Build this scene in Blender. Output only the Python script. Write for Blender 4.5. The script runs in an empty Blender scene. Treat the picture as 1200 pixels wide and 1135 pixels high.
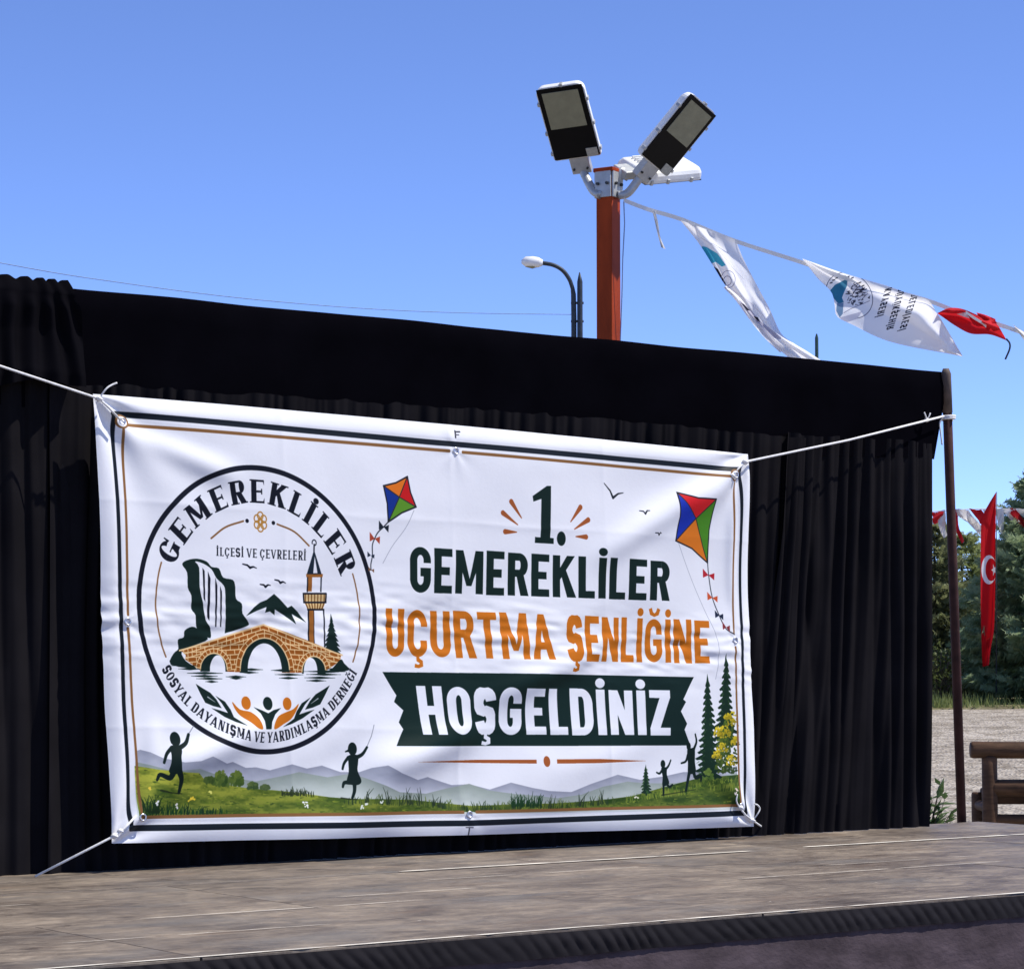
import bpy, math, random
import numpy as np
from mathutils import Vector, Matrix

# ------------------------------------------------------------------ camera
scene = bpy.context.scene
COL = scene.collection
FOC = 3000.0                       # focal length in photograph pixels (1200 wide)
VIEW_AZ = math.radians(53.4)       # backdrop runs along +X and faces -Y
PITCH = math.atan(209 / 3000)
EYE = np.array([0.0, 0.0, 1.6])
cR = np.array([math.sin(VIEW_AZ), -math.cos(VIEW_AZ), 0.0])
cFh = np.array([math.cos(VIEW_AZ), math.sin(VIEW_AZ), 0.0])
cF = cFh * math.cos(PITCH) + np.array([0, 0, math.sin(PITCH)])
cU = np.cross(cR, cF)
cam_data = bpy.data.cameras.new("camera")
cam = bpy.data.objects.new("camera", cam_data)
COL.objects.link(cam)
cam_data.sensor_width = 36.0
cam_data.lens = 36.0 * FOC / 1200.0
cam_data.clip_start = 0.1
cam_data.clip_end = 5000.0
M = Matrix(((cR[0], cU[0], -cF[0], EYE[0]), (cR[1], cU[1], -cF[1], EYE[1]), (cR[2], cU[2], -cF[2], EYE[2]), (0, 0, 0, 1)))
cam.matrix_world = M
scene.camera = cam

# ------------------------------------------------------------------ sky, sun, exposure
SUN_AZ = math.radians(-42.0)       # from +X, counter-clockwise
SUN_EL = math.radians(59.0)
world = bpy.data.worlds.new("World")
scene.world = world
world.use_nodes = True
wn = world.node_tree
wn.nodes.clear()
sky = wn.nodes.new("ShaderNodeTexSky")
sky.sky_type = 'NISHITA'
sky.sun_disc = False
sky.sun_elevation = SUN_EL
sky.sun_rotation = math.pi / 2 - SUN_AZ
sky.altitude = 0.0
sky.air_density = 0.4
sky.dust_density = 0.0
sky.ozone_density = 10.0
bgn = wn.nodes.new("ShaderNodeBackground")
bgn.inputs["Strength"].default_value = 0.15
wout = wn.nodes.new("ShaderNodeOutputWorld")
wb = wn.nodes.new("ShaderNodeMix")          # white balance of the whole sky, the same in every direction
wb.data_type = 'RGBA'; wb.blend_type = 'MULTIPLY'
wb.inputs[0].default_value = 1.0
wb.inputs[7].default_value = (1.30, 1.09, 1.11, 1.0)
wn.links.new(sky.outputs[0], wb.inputs[6])
wn.links.new(wb.outputs[2], bgn.inputs[0])
wn.links.new(bgn.outputs[0], wout.inputs[0])

sun_data = bpy.data.lights.new("sun", 'SUN')
sun_data.energy = 3.5
sun_data.angle = math.radians(0.53)
sun_data.color = (1.0, 0.955, 0.88)
sun = bpy.data.objects.new("sun", sun_data)
COL.objects.link(sun)
SUN_DIR = Vector((math.cos(SUN_AZ) * math.cos(SUN_EL), math.sin(SUN_AZ) * math.cos(SUN_EL), math.sin(SUN_EL)))
sun.rotation_euler = (-SUN_DIR).to_track_quat('-Z', 'Y').to_euler()
sun.location = SUN_DIR * 40

scene.view_settings.view_transform = 'Standard'
scene.view_settings.look = 'None'
scene.view_settings.exposure = 0.72
scene.view_settings.gamma = 1.0
scene.view_settings.use_curve_mapping = False

# ------------------------------------------------------------------ helpers
rng = np.random.default_rng(11)
random.seed(11)

def ray(x, y):
    return cF + cR * (x - 600.0) / FOC + cU * (567.5 - y) / FOC
def onY(x, y, Y):
    d = ray(x, y); return EYE + d * (Y / d[1])
def onZ(x, y, Z):
    d = ray(x, y); return EYE + d * ((Z - EYE[2]) / d[2])
def atD(x, y, D):
    return EYE + ray(x, y) * D

def tag(o, label=None, cat=None, group=None, kind=None):
    if label: o["label"] = label
    if cat: o["category"] = cat
    if group: o["group"] = group
    if kind: o["kind"] = kind
    return o

def empty(name, loc, label, cat, group=None):
    o = bpy.data.objects.new(name, None)
    o.empty_display_size = 0.2
    COL.objects.link(o)
    o.location = loc
    return tag(o, label, cat, group)

class MB:
    """collects vertices and faces of one mesh, in world coordinates"""
    def __init__(self):
        self.v = []; self.f = []; self.uv = None
    def quad_box(self, c, ax, ay, az):
        """box with centre c and half vectors ax, ay, az"""
        c, ax, ay, az = [np.asarray(q, float) for q in (c, ax, ay, az)]
        n = len(self.v)
        for sz in (-1, 1):
            for sx, sy in ((-1, -1), (1, -1), (1, 1), (-1, 1)):
                self.v.append(tuple(c + ax * sx + ay * sy + az * sz))
        flip = np.dot(np.cross(ax, ay), az) < 0
        for q in ((3, 2, 1, 0), (4, 5, 6, 7), (0, 1, 5, 4), (1, 2, 6, 5), (2, 3, 7, 6), (3, 0, 4, 7)):
            q = tuple(n + i for i in q)
            self.f.append(q[::-1] if flip else q)
        return self
    def box(self, x0, x1, y0, y1, z0, z1):
        return self.quad_box(((x0+x1)/2, (y0+y1)/2, (z0+z1)/2), ((x1-x0)/2, 0, 0), (0, (y1-y0)/2, 0), (0, 0, (z1-z0)/2))
    def tube(self, pts, r, seg=8, cap=True, flat=None):
        pts = [np.asarray(p, float) for p in pts]
        rs = list(r) if hasattr(r, '__len__') else [r] * len(pts)
        n0 = len(self.v)
        up = None
        for i, p in enumerate(pts):
            t = pts[min(i+1, len(pts)-1)] - pts[max(i-1, 0)]
            t = t / (np.linalg.norm(t) + 1e-12)
            if up is None:
                h = np.array([0, 0, 1.0]) if abs(t[2]) < 0.9 else np.array([1.0, 0, 0])
                up = h - t * np.dot(h, t)
            else:
                up = up - t * np.dot(up, t)
            up = up / (np.linalg.norm(up) + 1e-12)
            sd = np.cross(t, up)
            for k in range(seg):
                a = 2 * math.pi * k / seg
                self.v.append(tuple(p + (sd * math.cos(a) + up * math.sin(a)) * rs[i]))
        for i in range(len(pts) - 1):
            for k in range(seg):
                a = n0 + i * seg + k; b = n0 + i * seg + (k + 1) % seg
                self.f.append((a, b, b + seg, a + seg))
        if cap:
            self.f.append(tuple(n0 + k for k in range(seg))[::-1])
            e = n0 + (len(pts) - 1) * seg
            self.f.append(tuple(e + k for k in range(seg)))
        return self
    def sphere(self, c, rx, ry, rz, nu=10, nv=6):
        n0 = len(self.v)
        for j in range(nv + 1):
            b = math.pi * j / nv
            for i in range(nu):
                a = 2 * math.pi * i / nu
                self.v.append((c[0] + rx*math.sin(b)*math.cos(a), c[1] + ry*math.sin(b)*math.sin(a), c[2] - rz*math.cos(b)))
        for j in range(nv):
            for i in range(nu):
                a = n0 + j*nu + i; b = n0 + j*nu + (i+1) % nu
                self.f.append((a, b, b + nu, a + nu))
        return self
    def grid(self, P, uv=None):
        """P array (rows, cols, 3)"""
        P = np.asarray(P, float); r, c = P.shape[:2]; n0 = len(self.v)
        self.v.extend(map(tuple, P.reshape(-1, 3)))
        for j in range(r - 1):
            for i in range(c - 1):
                a = n0 + j*c + i
                self.f.append((a, a + 1, a + c + 1, a + c))
        if uv is not None:
            self.uv = np.asarray(uv, float).reshape(-1, 2)
        return self
    def build(self, name, mat, parent=None, smooth=False, bevel=0.0, angle=None):
        me = bpy.data.meshes.new(name)
        off = np.array(parent_world(parent)) if parent is not None else np.zeros(3)
        V = np.asarray(self.v, float) - off
        org = np.zeros(3)
        if parent is None and len(V):
            org = np.array([(V[:, 0].min() + V[:, 0].max())/2, (V[:, 1].min() + V[:, 1].max())/2, V[:, 2].min()])
            V = V - org
        me.from_pydata([tuple(p) for p in V], [], self.f)
        if self.uv is not None:
            l = me.uv_layers.new(name="UVMap")
            idx = np.zeros(len(me.loops), dtype=np.int32)
            me.loops.foreach_get("vertex_index", idx)
            l.data.foreach_set("uv", self.uv[idx].astype(np.float32).ravel())
        if smooth:
            me.polygons.foreach_set("use_smooth", [True] * len(me.polygons))
        me.materials.append(mat)
        me.update()
        o = bpy.data.objects.new(name, me)
        COL.objects.link(o)
        if parent is not None:
            o.parent = parent
        else:
            o.location = org
        if bevel:
            b = o.modifiers.new("bevel", 'BEVEL'); b.width = bevel; b.segments = 2; b.limit_method = 'ANGLE'
        return o

def parent_world(p):
    L = Vector((0, 0, 0))
    while p is not None:
        L = L + p.location; p = p.parent
    return L

def spline(pts, n=8):
    """Catmull-Rom through points"""
    P = [np.asarray(p, float) for p in pts]
    P = [2*P[0]-P[1]] + P + [2*P[-1]-P[-2]]
    out = []
    for i in range(1, len(P) - 2):
        for k in range(n):
            t = k / n
            a, b, c, d = P[i-1], P[i], P[i+1], P[i+2]
            out.append(0.5*((2*b) + (c-a)*t + (2*a-5*b+4*c-d)*t*t + (-a+3*b-3*c+d)*t**3))
    out.append(P[-2])
    return out

def vnoise(x, y, seed=0):
    """smooth value noise on arrays, range -1..1"""
    x = np.asarray(x, float); y = np.asarray(y, float)
    xi = np.floor(x).astype(np.int64); yi = np.floor(y).astype(np.int64)
    fx = x - xi; fy = y - yi
    fx = fx*fx*(3-2*fx); fy = fy*fy*(3-2*fy)
    def h(a, b):
        n = (a * 374761393 + b * 668265263 + seed * 1442695041) & 0x7fffffff
        n = ((n ^ (n >> 13)) * 1274126177) & 0x7fffffff
        n = n ^ (n >> 16)
        return (n & 0xffff) / 32767.5 - 1.0
    return (h(xi, yi)*(1-fx) + h(xi+1, yi)*fx)*(1-fy) + (h(xi, yi+1)*(1-fx) + h(xi+1, yi+1)*fx)*fy

# ------------------------------------------------------------------ materials
def new_mat(name):
    m = bpy.data.materials.new(name); m.use_nodes = True
    nt = m.node_tree
    return m, nt, nt.nodes["Principled BSDF"]

def node(nt, typ, **kw):
    n = nt.nodes.new(typ)
    for k, v in kw.items():
        setattr(n, k, v)
    return n

def mixcol(nt, fac, a, b, blend='MIX'):
    m = node(nt, "ShaderNodeMix", data_type='RGBA', blend_type=blend)
    for sock, val in ((m.inputs[0], fac), (m.inputs[6], a), (m.inputs[7], b)):
        if hasattr(val, 'is_linked'): nt.links.new(val, sock)
        elif isinstance(val, (int, float)): sock.default_value = val
        else: sock.default_value = (*val, 1)
    return m.outputs[2]

def ramp(nt, src, stops):
    r = node(nt, "ShaderNodeValToRGB")
    while len(r.color_ramp.elements) < len(stops): r.color_ramp.elements.new(0.5)
    for e, (p, c) in zip(r.color_ramp.elements, stops):
        e.position = p; e.color = (*c, 1) if hasattr(c, '__len__') else (c, c, c, 1)
    nt.links.new(src, r.inputs[0])
    return r.outputs[0]

def noise(nt, vec, scale, detail=4, rough=0.55, dist=0.0):
    n = node(nt, "ShaderNodeTexNoise")
    n.inputs["Scale"].default_value = scale; n.inputs["Detail"].default_value = detail
    n.inputs["Roughness"].default_value = rough; n.inputs["Distortion"].default_value = dist
    if vec is not None: nt.links.new(vec, n.inputs["Vector"])
    return n.outputs[0]

def mapping(nt, scale=(1, 1, 1), rot=(0, 0, 0), coord="Object"):
    tc = node(nt, "ShaderNodeTexCoord"); mp = node(nt, "ShaderNodeMapping")
    mp.inputs["Scale"].default_value = scale; mp.inputs["Rotation"].default_value = rot
    nt.links.new(tc.outputs[coord], mp.inputs["Vector"])
    return mp.outputs[0]

def bump(nt, bsdf, h, strength=0.3, dist=0.01):
    b = node(nt, "ShaderNodeBump")
    b.inputs["Strength"].default_value = strength; b.inputs["Distance"].default_value = dist
    nt.links.new(h, b.inputs["Height"]); nt.links.new(b.outputs[0], bsdf.inputs["Normal"])

def simple(name, col, rough=0.6, metal=0.0, var=0.2, scale=12.0, bmp=0.15, spec=0.4, stretch=(1, 1, 1), dist=0.004):
    m, nt, b = new_mat(name)
    v = mapping(nt, stretch)
    n = noise(nt, v, scale, 5, 0.6)
    d = tuple(max(0, c*(1-var)) for c in col); l = tuple(min(1, c*(1+var)) for c in col)
    nt.links.new(ramp(nt, n, [(0.3, d), (0.7, l)]), b.inputs["Base Color"])
    b.inputs["Roughness"].default_value = rough; b.inputs["Metallic"].default_value = metal
    b.inputs["Specular IOR Level"].default_value = spec
    if bmp: bump(nt, b, noise(nt, v, scale*6, 3), bmp, dist)
    return m

def leaf_mat(name, dark, light, trans=0.25, scale=1.2):
    m, nt, b = new_mat(name)
    v = mapping(nt, coord="Object")
    n = noise(nt, v, scale, 3)
    n2 = noise(nt, v, scale*14, 2)
    c = mixcol(nt, 0.5, ramp(nt, n, [(0.35, dark), (0.65, light)]), ramp(nt, n2, [(0.3, dark), (0.7, light)]))
    nt.links.new(c, b.inputs["Base Color"])
    b.inputs["Roughness"].default_value = 0.55; b.inputs["Specular IOR Level"].default_value = 0.35
    tr = node(nt, "ShaderNodeBsdfTranslucent"); nt.links.new(c, tr.inputs[0])
    mx = node(nt, "ShaderNodeMixShader"); mx.inputs[0].default_value = trans
    nt.links.new(b.outputs[0], mx.inputs[1]); nt.links.new(tr.outputs[0], mx.inputs[2])
    nt.links.new(mx.outputs[0], nt.nodes["Material Output"].inputs[0])
    return m

def cloth_mat(name, col, rough=0.95, spec=0.1, sheen=0.0, weave=700.0, trans=0.0, bmp=0.15):
    m, nt, b = new_mat(name)
    v = mapping(nt)
    n = noise(nt, v, 3.0, 5)
    nt.links.new(ramp(nt, n, [(0.3, tuple(c*0.8 for c in col)), (0.7, tuple(c*1.2 for c in col))]), b.inputs["Base Color"])
    b.inputs["Roughness"].default_value = rough; b.inputs["Specular IOR Level"].default_value = spec
    b.inputs["Sheen Weight"].default_value = sheen
    bump(nt, b, noise(nt, v, weave, 2), bmp, 0.001)
    if trans:
        tr = node(nt, "ShaderNodeBsdfTranslucent"); tr.inputs[0].default_value = (*col, 1)
        mx = node(nt, "ShaderNodeMixShader"); mx.inputs[0].default_value = trans
        nt.links.new(b.outputs[0], mx.inputs[1]); nt.links.new(tr.outputs[0], mx.inputs[2])
        nt.links.new(mx.outputs[0], nt.nodes["Material Output"].inputs[0])
    return m

def print_mat(name, img, rough=0.5, spec=0.35, trans=0.0, fine=True):
    """flat print computed below, on a cloth"""
    m, nt, b = new_mat(name)
    t = node(nt, "ShaderNodeTexImage"); t.image = img; t.interpolation = 'Linear'; t.extension = 'EXTEND'
    uvn = node(nt, "ShaderNodeUVMap"); uvn.uv_map = "UVMap"
    nt.links.new(uvn.outputs[0], t.inputs[0])
    v = mapping(nt)
    grime = ramp(nt, noise(nt, v, 1.7, 6, 0.65), [(0.25, 0.93), (0.7, 1.0)])
    c = mixcol(nt, 1.0, t.outputs[0], grime, 'MULTIPLY')
    nt.links.new(c, b.inputs["Base Color"])
    b.inputs["Roughness"].default_value = rough; b.inputs["Specular IOR Level"].default_value = spec
    if fine: bump(nt, b, noise(nt, v, 60.0, 4), 0.12, 0.004)
    if trans:
        tr = node(nt, "ShaderNodeBsdfTranslucent"); nt.links.new(c, tr.inputs[0])
        mx = node(nt, "ShaderNodeMixShader"); mx.inputs[0].default_value = trans
        nt.links.new(b.outputs[0], mx.inputs[1]); nt.links.new(tr.outputs[0], mx.inputs[2])
        nt.links.new(mx.outputs[0], nt.nodes["Material Output"].inputs[0])
    return m

# ------------------------------------------------------------------ flat prints: a small rasteriser
def lin(c):   # 0-255 print colour -> float
    return np.array(c, np.float32) / 255.0

class Canvas:
    """print artwork, y up, drawn with polygons and strokes"""
    def __init__(self, w, h, col, T):
        self.w, self.h, self.T = w, h, T
        self.a = np.empty((h, w, 3), np.float32); self.a[:] = lin(col)
    def cover(self, cons):
        cons = [np.asarray(c, float) for c in cons]
        allp = np.vstack(cons)
        x0 = max(0, int(math.floor(allp[:, 0].min()))); x1 = min(self.w, int(math.ceil(allp[:, 0].max())) + 1)
        y0 = max(0, int(math.floor(allp[:, 1].min()))); y1 = min(self.h, int(math.ceil(allp[:, 1].max())) + 1)
        if x1 <= x0 or y1 <= y0: return None
        cov = np.zeros((y1 - y0, x1 - x0), np.float32)
        gx = np.arange(x0, x1, dtype=float)
        E0 = np.vstack(cons); E1 = np.vstack([np.roll(c, -1, axis=0) for c in cons])
        SS = 3
        for j in range(y1 - y0):
            for s in range(SS):
                y = y0 + j + (s + 0.5) / SS
                hit = (E0[:, 1] <= y) != (E1[:, 1] <= y)
                if not hit.any(): continue
                A, B = E0[hit], E1[hit]
                xs = A[:, 0] + (y - A[:, 1]) * (B[:, 0] - A[:, 0]) / (B[:, 1] - A[:, 1])
                o = np.argsort(xs); xs = xs[o]; wd = np.where(B[o, 1] > A[o, 1], 1, -1); wn_ = 0
                for k in range(len(xs) - 1):
                    if wn_ == 0: st = xs[k]
                    wn_ += wd[k]
                    if wn_ + wd[k+1] == 0:
                        cov[j] += np.clip(np.minimum(xs[k+1], gx + 1) - np.maximum(st, gx), 0, 1) / SS
        return x0, y0, np.clip(cov, 0, 1)
    def put(self, cv, col, alpha=1.0, mask=None):
        if cv is None: return
        x0, y0, c = cv
        c = c * alpha
        h, w = c.shape
        if mask is not None: c = c * mask[y0:y0+h, x0:x0+w]
        col = col(x0, y0, w, h) if callable(col) else lin(col)
        s = self.a[y0:y0+h, x0:x0+w]
        s += (col - s) * c[..., None]
    def poly(self, pts, col, alpha=1.0, mask=None):
        self.put(self.cover([pts]), col, alpha, mask)
    def full_mask(self, cons):
        m = np.zeros((self.h, self.w), np.float32)
        cv = self.cover(cons)
        if cv is not None:
            x0, y0, c = cv; m[y0:y0+c.shape[0], x0:x0+c.shape[1]] = c
        return m
    def stroke(self, pts, w, col, alpha=1.0, w2=None, mask=None):
        pts = np.asarray(pts, float)
        n = len(pts)
        ws = np.linspace(w, w2 if w2 is not None else w, n)
        pad = max(ws) / 2 + 2
        x0 = max(0, int(pts[:, 0].min() - pad)); x1 = min(self.w, int(pts[:, 0].max() + pad) + 1)
        y0 = max(0, int(pts[:, 1].min() - pad)); y1 = min(self.h, int(pts[:, 1].max() + pad) + 1)
        if x1 <= x0 or y1 <= y0: return
        cov = np.zeros((y1-y0, x1-x0), np.float32)
        for i in range(n - 1):
            a, b = pts[i], pts[i+1]
            pd = max(ws[i], ws[i+1]) / 2 + 2
            u0 = max(x0, int(min(a[0], b[0]) - pd)); u1 = min(x1, int(max(a[0], b[0]) + pd) + 1)
            v0 = max(y0, int(min(a[1], b[1]) - pd)); v1 = min(y1, int(max(a[1], b[1]) + pd) + 1)
            if u1 <= u0 or v1 <= v0: continue
            X, Y = np.meshgrid(np.arange(u0, u1) + 0.5, np.arange(v0, v1) + 0.5)
            d = b - a; L = d @ d + 1e-9
            t = np.clip(((X-a[0])*d[0] + (Y-a[1])*d[1]) / L, 0, 1)
            dist = np.hypot(X - a[0] - t*d[0], Y - a[1] - t*d[1])
            c = np.clip(0.5 + (ws[i] + (ws[i+1]-ws[i])*t)/2 - dist, 0, 1)
            s = cov[v0-y0:v1-y0, u0-x0:u1-x0]
            np.maximum(s, c, out=s)
        self.put((x0, y0, cov), col, alpha, mask)
    def ell(self, c, rx, ry, col, alpha=1.0, n=36):
        a = np.linspace(0, 2*math.pi, n, endpoint=False)
        self.poly(np.c_[c[0] + rx*np.cos(a), c[1] + ry*np.sin(a)], col, alpha)
    def image(self, name):
        im = bpy.data.images.new(name, self.w, self.h, alpha=False)
        px = np.ones((self.h, self.w, 4), np.float32); px[..., :3] = np.clip(self.a, 0, 1)
        im.pixels.foreach_set(px.ravel())
        im.update(); im.pack()
        return im

# letter shapes: every glyph is a list of polygons in a box of height 1
def g_rect(x0, y0, x1, y1): return [(x0, y0), (x1, y0), (x1, y1), (x0, y1)]
def g_line(x0, y0, x1, y1, t): return [(x0-t/2, y0), (x0+t/2, y0), (x1+t/2, y1), (x1-t/2, y1)]
def g_arc(cx, cy, rx, ry, T, B, a0, a1, n=18):
    a = np.radians(np.linspace(a0, a1, n))
    o = np.c_[cx + rx*np.cos(a), cy + ry*np.sin(a)]
    i = np.c_[cx + (rx-T)*np.cos(a), cy + (ry-B)*np.sin(a)]
    return [tuple(p) for p in np.vstack([o, i[::-1]])]
def g_path(pts, T, B=None):
    """thick stroke along points: width T where it runs vertically, B where it runs horizontally"""
    B = T if B is None else B
    P = np.asarray(pts, float); n = len(P); L = []; R_ = []
    for i in range(n):
        d = P[min(i+1, n-1)] - P[max(i-1, 0)]; d /= np.hypot(*d) + 1e-9
        w = T*abs(d[1]) + B*abs(d[0])
        nn = np.array([-d[1], d[0]]) * w / 2
        L.append(tuple(P[i] + nn)); R_.append(tuple(P[i] - nn))
    return L + R_[::-1]

def glyph(ch, T=0.17, B=0.17, serif=False, W=1.0):
    P = []
    sf = 0.055 if serif else 0.0
    def stem(x, y0=0.0, y1=1.0, both=True, t=None):
        t = T if t is None else t
        P.append(g_rect(x, y0, x + t, y1))
        if serif:
            s = 0.07
            if y0 <= 0.001: P.append(g_rect(x - s, 0, x + t + s, sf))
            if y1 >= 0.999: P.append(g_rect(x - s, 1 - sf, x + t + s, 1))
    def bar(x0, x1, y, end=True):
        P.append(g_rect(x0, y, x1, y + B))
    base = {'Ç': 'C', 'Ş': 'S', 'Ğ': 'G', 'İ': 'I', 'Ü': 'U', 'Ö': 'O'}.get(ch, ch)
    o = 0.07 if serif else 0.0
    w = 0.44 * W
    if base in 'ELF':
        w = {'E': 0.43, 'L': 0.39, 'F': 0.41}[base] * W; stem(o); x1 = w
        if base != 'F': bar(o, x1, 0)
        if base != 'L': bar(o, x1, 1 - B); bar(o, x1 * 0.86, 0.5 - B/2)
        if serif:
            if base != 'F': P.append([(x1 - 0.05, 0), (x1 + 0.03, 0.24), (x1 + 0.03, 0), ])
            if base != 'L': P.append([(x1 - 0.05, 1), (x1 + 0.02, 1), (x1 + 0.02, 0.77)]); P.append(g_rect(x1*0.82, 0.38, x1*0.9, 0.62))
        w = x1 + (0.03 if serif else 0)
    elif base == 'I':
        stem(o); w = T + 2*o
    elif base == 'H':
        w = 0.52*W; stem(o); stem(w - T - o); bar(o, w - o, 0.5 - B/2)
    elif base == 'T':
        w = 0.46*W; bar(0, w, 1 - B); stem(w/2 - T/2, 0, 1 - B*0.5)
        if serif: P.append(g_rect(0, 0.74, 0.05, 1)); P.append(g_rect(w-0.05, 0.74, w, 1))
    elif base == 'M':
        w = 0.66*W; stem(o, t=T*(0.5 if serif else 0.95)); stem(w - T*0.95 - o)
        P.append([(o, 1), (o + T*1.05, 1), (w/2 + T*0.3, 0.18), (w/2 - T*0.35, 0.18)])
        P.append([(w - o - T*(0.5 if serif else 1.05), 1), (w - o, 1), (w/2 + T*0.35, 0.18), (w/2 - T*0.1, 0.18)])
    elif base == 'N':
        w = 0.52*W; stem(o, t=T*(0.5 if serif else 0.95)); stem(w - o - T*(0.5 if serif else 0.95), t=T*(0.5 if serif else 0.95))
        P.append([(o, 1), (o + T*1.05, 1), (w - o, 0), (w - o - T*1.05, 0)])
    elif base in 'OQ':
        w = 0.5*W; r = 0.30 if not serif else 0.5
        P.append(g_arc(w/2, 1 - r, w/2, r, T, B, 0, 180)); P.append(g_arc(w/2, r, w/2, r, T, B, 180, 360))
        if r < 0.5: P.append(g_rect(0, r-0.03, T, 1-r+0.03)); P.append(g_rect(w-T, r-0.03, w, 1-r+0.03))
    elif base in 'CG':
        w = 0.5*W; r = 0.30 if not serif else 0.5
        P.append(g_arc(w/2, 1 - r, w/2, r, T, B, 0 if not serif else 30, 180)); P.append(g_arc(w/2, r, w/2, r, T, B, 180, 360 if not serif else 335))
        if r < 0.5:
            P.append(g_rect(0, r-0.03, T, 1-r+0.03)); P.append(g_rect(w-T, 1-r-0.05, w, 1-r+0.02))
            P.append(g_rect(w-T, r-0.02, w, r + (0.24 if base == 'G' else 0.05)))
        elif base == 'G':
            P.append(g_rect(w-T*0.95, 0.1, w, 0.46)); P.append(g_rect(w-T*1.6, 0.42, w+0.05, 0.48))
        if serif: P.append([(w*0.86, 0.72), (w*0.98, 0.70), (w*0.98, 0.98), (w*0.92, 0.98)])
        if base == 'G' and not serif: P.append(g_rect(w*0.5, 0.54 - B, w, 0.54))
    elif base == 'U':
        w = 0.48*W; r = 0.28
        stem(o*0.6, r-0.03, 1); stem(w - T - o*0.6, r-0.03, 1, t=T); P.append(g_arc(w/2, r+0.002, w/2 - o*0.6, r, T, B, 180, 360))
    elif base == 'D':
        w = 0.5*W; stem(o); r = 0.34
        P.append(g_rect(o, 1-B, w-r*0.68, 1)); P.append(g_rect(o, 0, w-r*0.68, B))
        P.append(g_arc(w-r*0.72, 1-r, r*0.72, r, T, B, 0, 90)); P.append(g_arc(w-r*0.72, r, r*0.72, r, T, B, 270, 360)); P.append(g_rect(w-T, r-0.03, w, 1-r+0.03))
    elif base in 'RPB':
        w = 0.48*W; stem(o); h = 0.56; r = h/2
        bx = w - r*0.75
        P.append(g_rect(o, 1-B, bx, 1)); P.append(g_rect(o, 1-h, bx, 1-h+B)); P.append(g_arc(bx, 1-r, r*0.75, r, T, B, -90, 90))
        if base == 'R':
            P.append([(w*0.42, 1-h+B*0.4), (w*0.42+T, 1-h+B*0.4), (w + 0.02, 0), (w - T + 0.0, 0)])
            if serif: P.append(g_rect(w - T - 0.02, 0, w + 0.06, sf))
        if base == 'B':
            r2 = (1-h+B)/2
            P.append(g_rect(o, 0, bx, B)); P.append(g_arc(bx, r2, r2*0.9, r2, T, B, -90, 90))
    elif base == 'K':
        w = 0.52*W; stem(o)
        P.append([(o+T*0.8, 0.36), (o+T*0.8, 0.36+0.28), (w-T*1.05, 1), (w, 1)])
        P.append([(o+T+0.03, 0.52), (o+T+0.13, 0.68), (w+0.03, 0), (w-T*1.05, 0)])
        if serif: P.append(g_rect(w-T-0.05, 0, w+0.07, sf)); P.append(g_rect(w-T-0.05, 1-sf, w+0.05, 1))
    elif base == 'A':
        w = 0.54*W; t2 = T*0.55 if serif else T
        P.append([(0, 0), (t2, 0), (w/2 + T*0.25, 1), (w/2 - T*0.45, 1)]); P.append([(w-T, 0), (w, 0), (w/2 + T*0.45, 1), (w/2 - T*0.45, 1)])
        P.append(g_rect(w*0.2, 0.22, w*0.8, 0.22 + B))
        if serif: P.append(g_rect(-0.05, 0, t2+0.05, sf)); P.append(g_rect(w-T-0.05, 0, w+0.05, sf))
    elif base == 'V':
        w = 0.52*W; t2 = T*0.55 if serif else T
        P.append([(0, 1), (T, 1), (w/2 + T*0.4, 0), (w/2 - T*0.4, 0)]); P.append([(w-t2, 1), (w, 1), (w/2 + T*0.4, 0), (w/2 - T*0.2, 0)])
        if serif: P.append(g_rect(-0.05, 1-sf, T+0.05, 1)); P.append(g_rect(w-t2-0.05, 1-sf, w+0.05, 1))
    elif base == 'Y':
        w = 0.52*W; t2 = T*0.6 if serif else T
        P.append([(0, 1), (T, 1), (w/2 + T*0.5, 0.42), (w/2 - T*0.5, 0.42)]); P.append([(w-t2, 1), (w, 1), (w/2 + T*0.5, 0.42), (w/2 - T*0.1, 0.42)])
        stem(w/2 - T/2, 0, 0.46)
        if serif: P.append(g_rect(-0.05, 1-sf, T+0.05, 1)); P.append(g_rect(w-t2-0.05, 1-sf, w+0.05, 1))
    elif base == 'Z':
        w = 0.44*W; bar(0, w, 0); bar(0, w, 1-B)
        P.append([(0, B*0.9), (T*1.15, B*0.9), (w, 1-B*0.9), (w-T*1.15, 1-B*0.9)])
    elif base == 'S':
        w = 0.46*W; rx = w/2 - T/2; ry = 0.27 - B/4
        a = np.radians(np.linspace(10, 250, 16)); q = [(w/2 + rx*math.cos(t), 1 - B/2 - ry + ry*math.sin(t)) for t in a]
        b = np.radians(np.linspace(70, -170, 16)); q += [(w/2 + rx*math.cos(t), B/2 + ry + ry*math.sin(t)) for t in b]
        P.append(g_path(q, T, max(B, T*0.8)))
    elif base == '1':
        w = 0.44*W
        P.append(g_rect(0.14, 0, 0.14+T*1.2, 1)); P.append([(0.0, 0.74), (0.0, 0.86), (0.2, 1), (0.16+T*1.1, 1), (0.16, 0.8)]); P.append(g_rect(0.02, 0, 0.42, 0.1))
    elif base == ' ':
        w = 0.22*W
    if ch in 'ÇŞ':
        c = w/2; P.append(g_path([(c, 0.0), (c, -0.06), (c+0.07, -0.1), (c+0.07, -0.17), (c, -0.2), (c-0.09, -0.18)], 0.07, 0.07))
    if ch == 'İ':
        c = w/2; a = np.linspace(0, 2*math.pi, 16, endpoint=False); r = max(0.085, T*0.55)
        P.append([(c + r*math.cos(t), 1.14 + r*1.05*math.sin(t)) for t in a])
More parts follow.
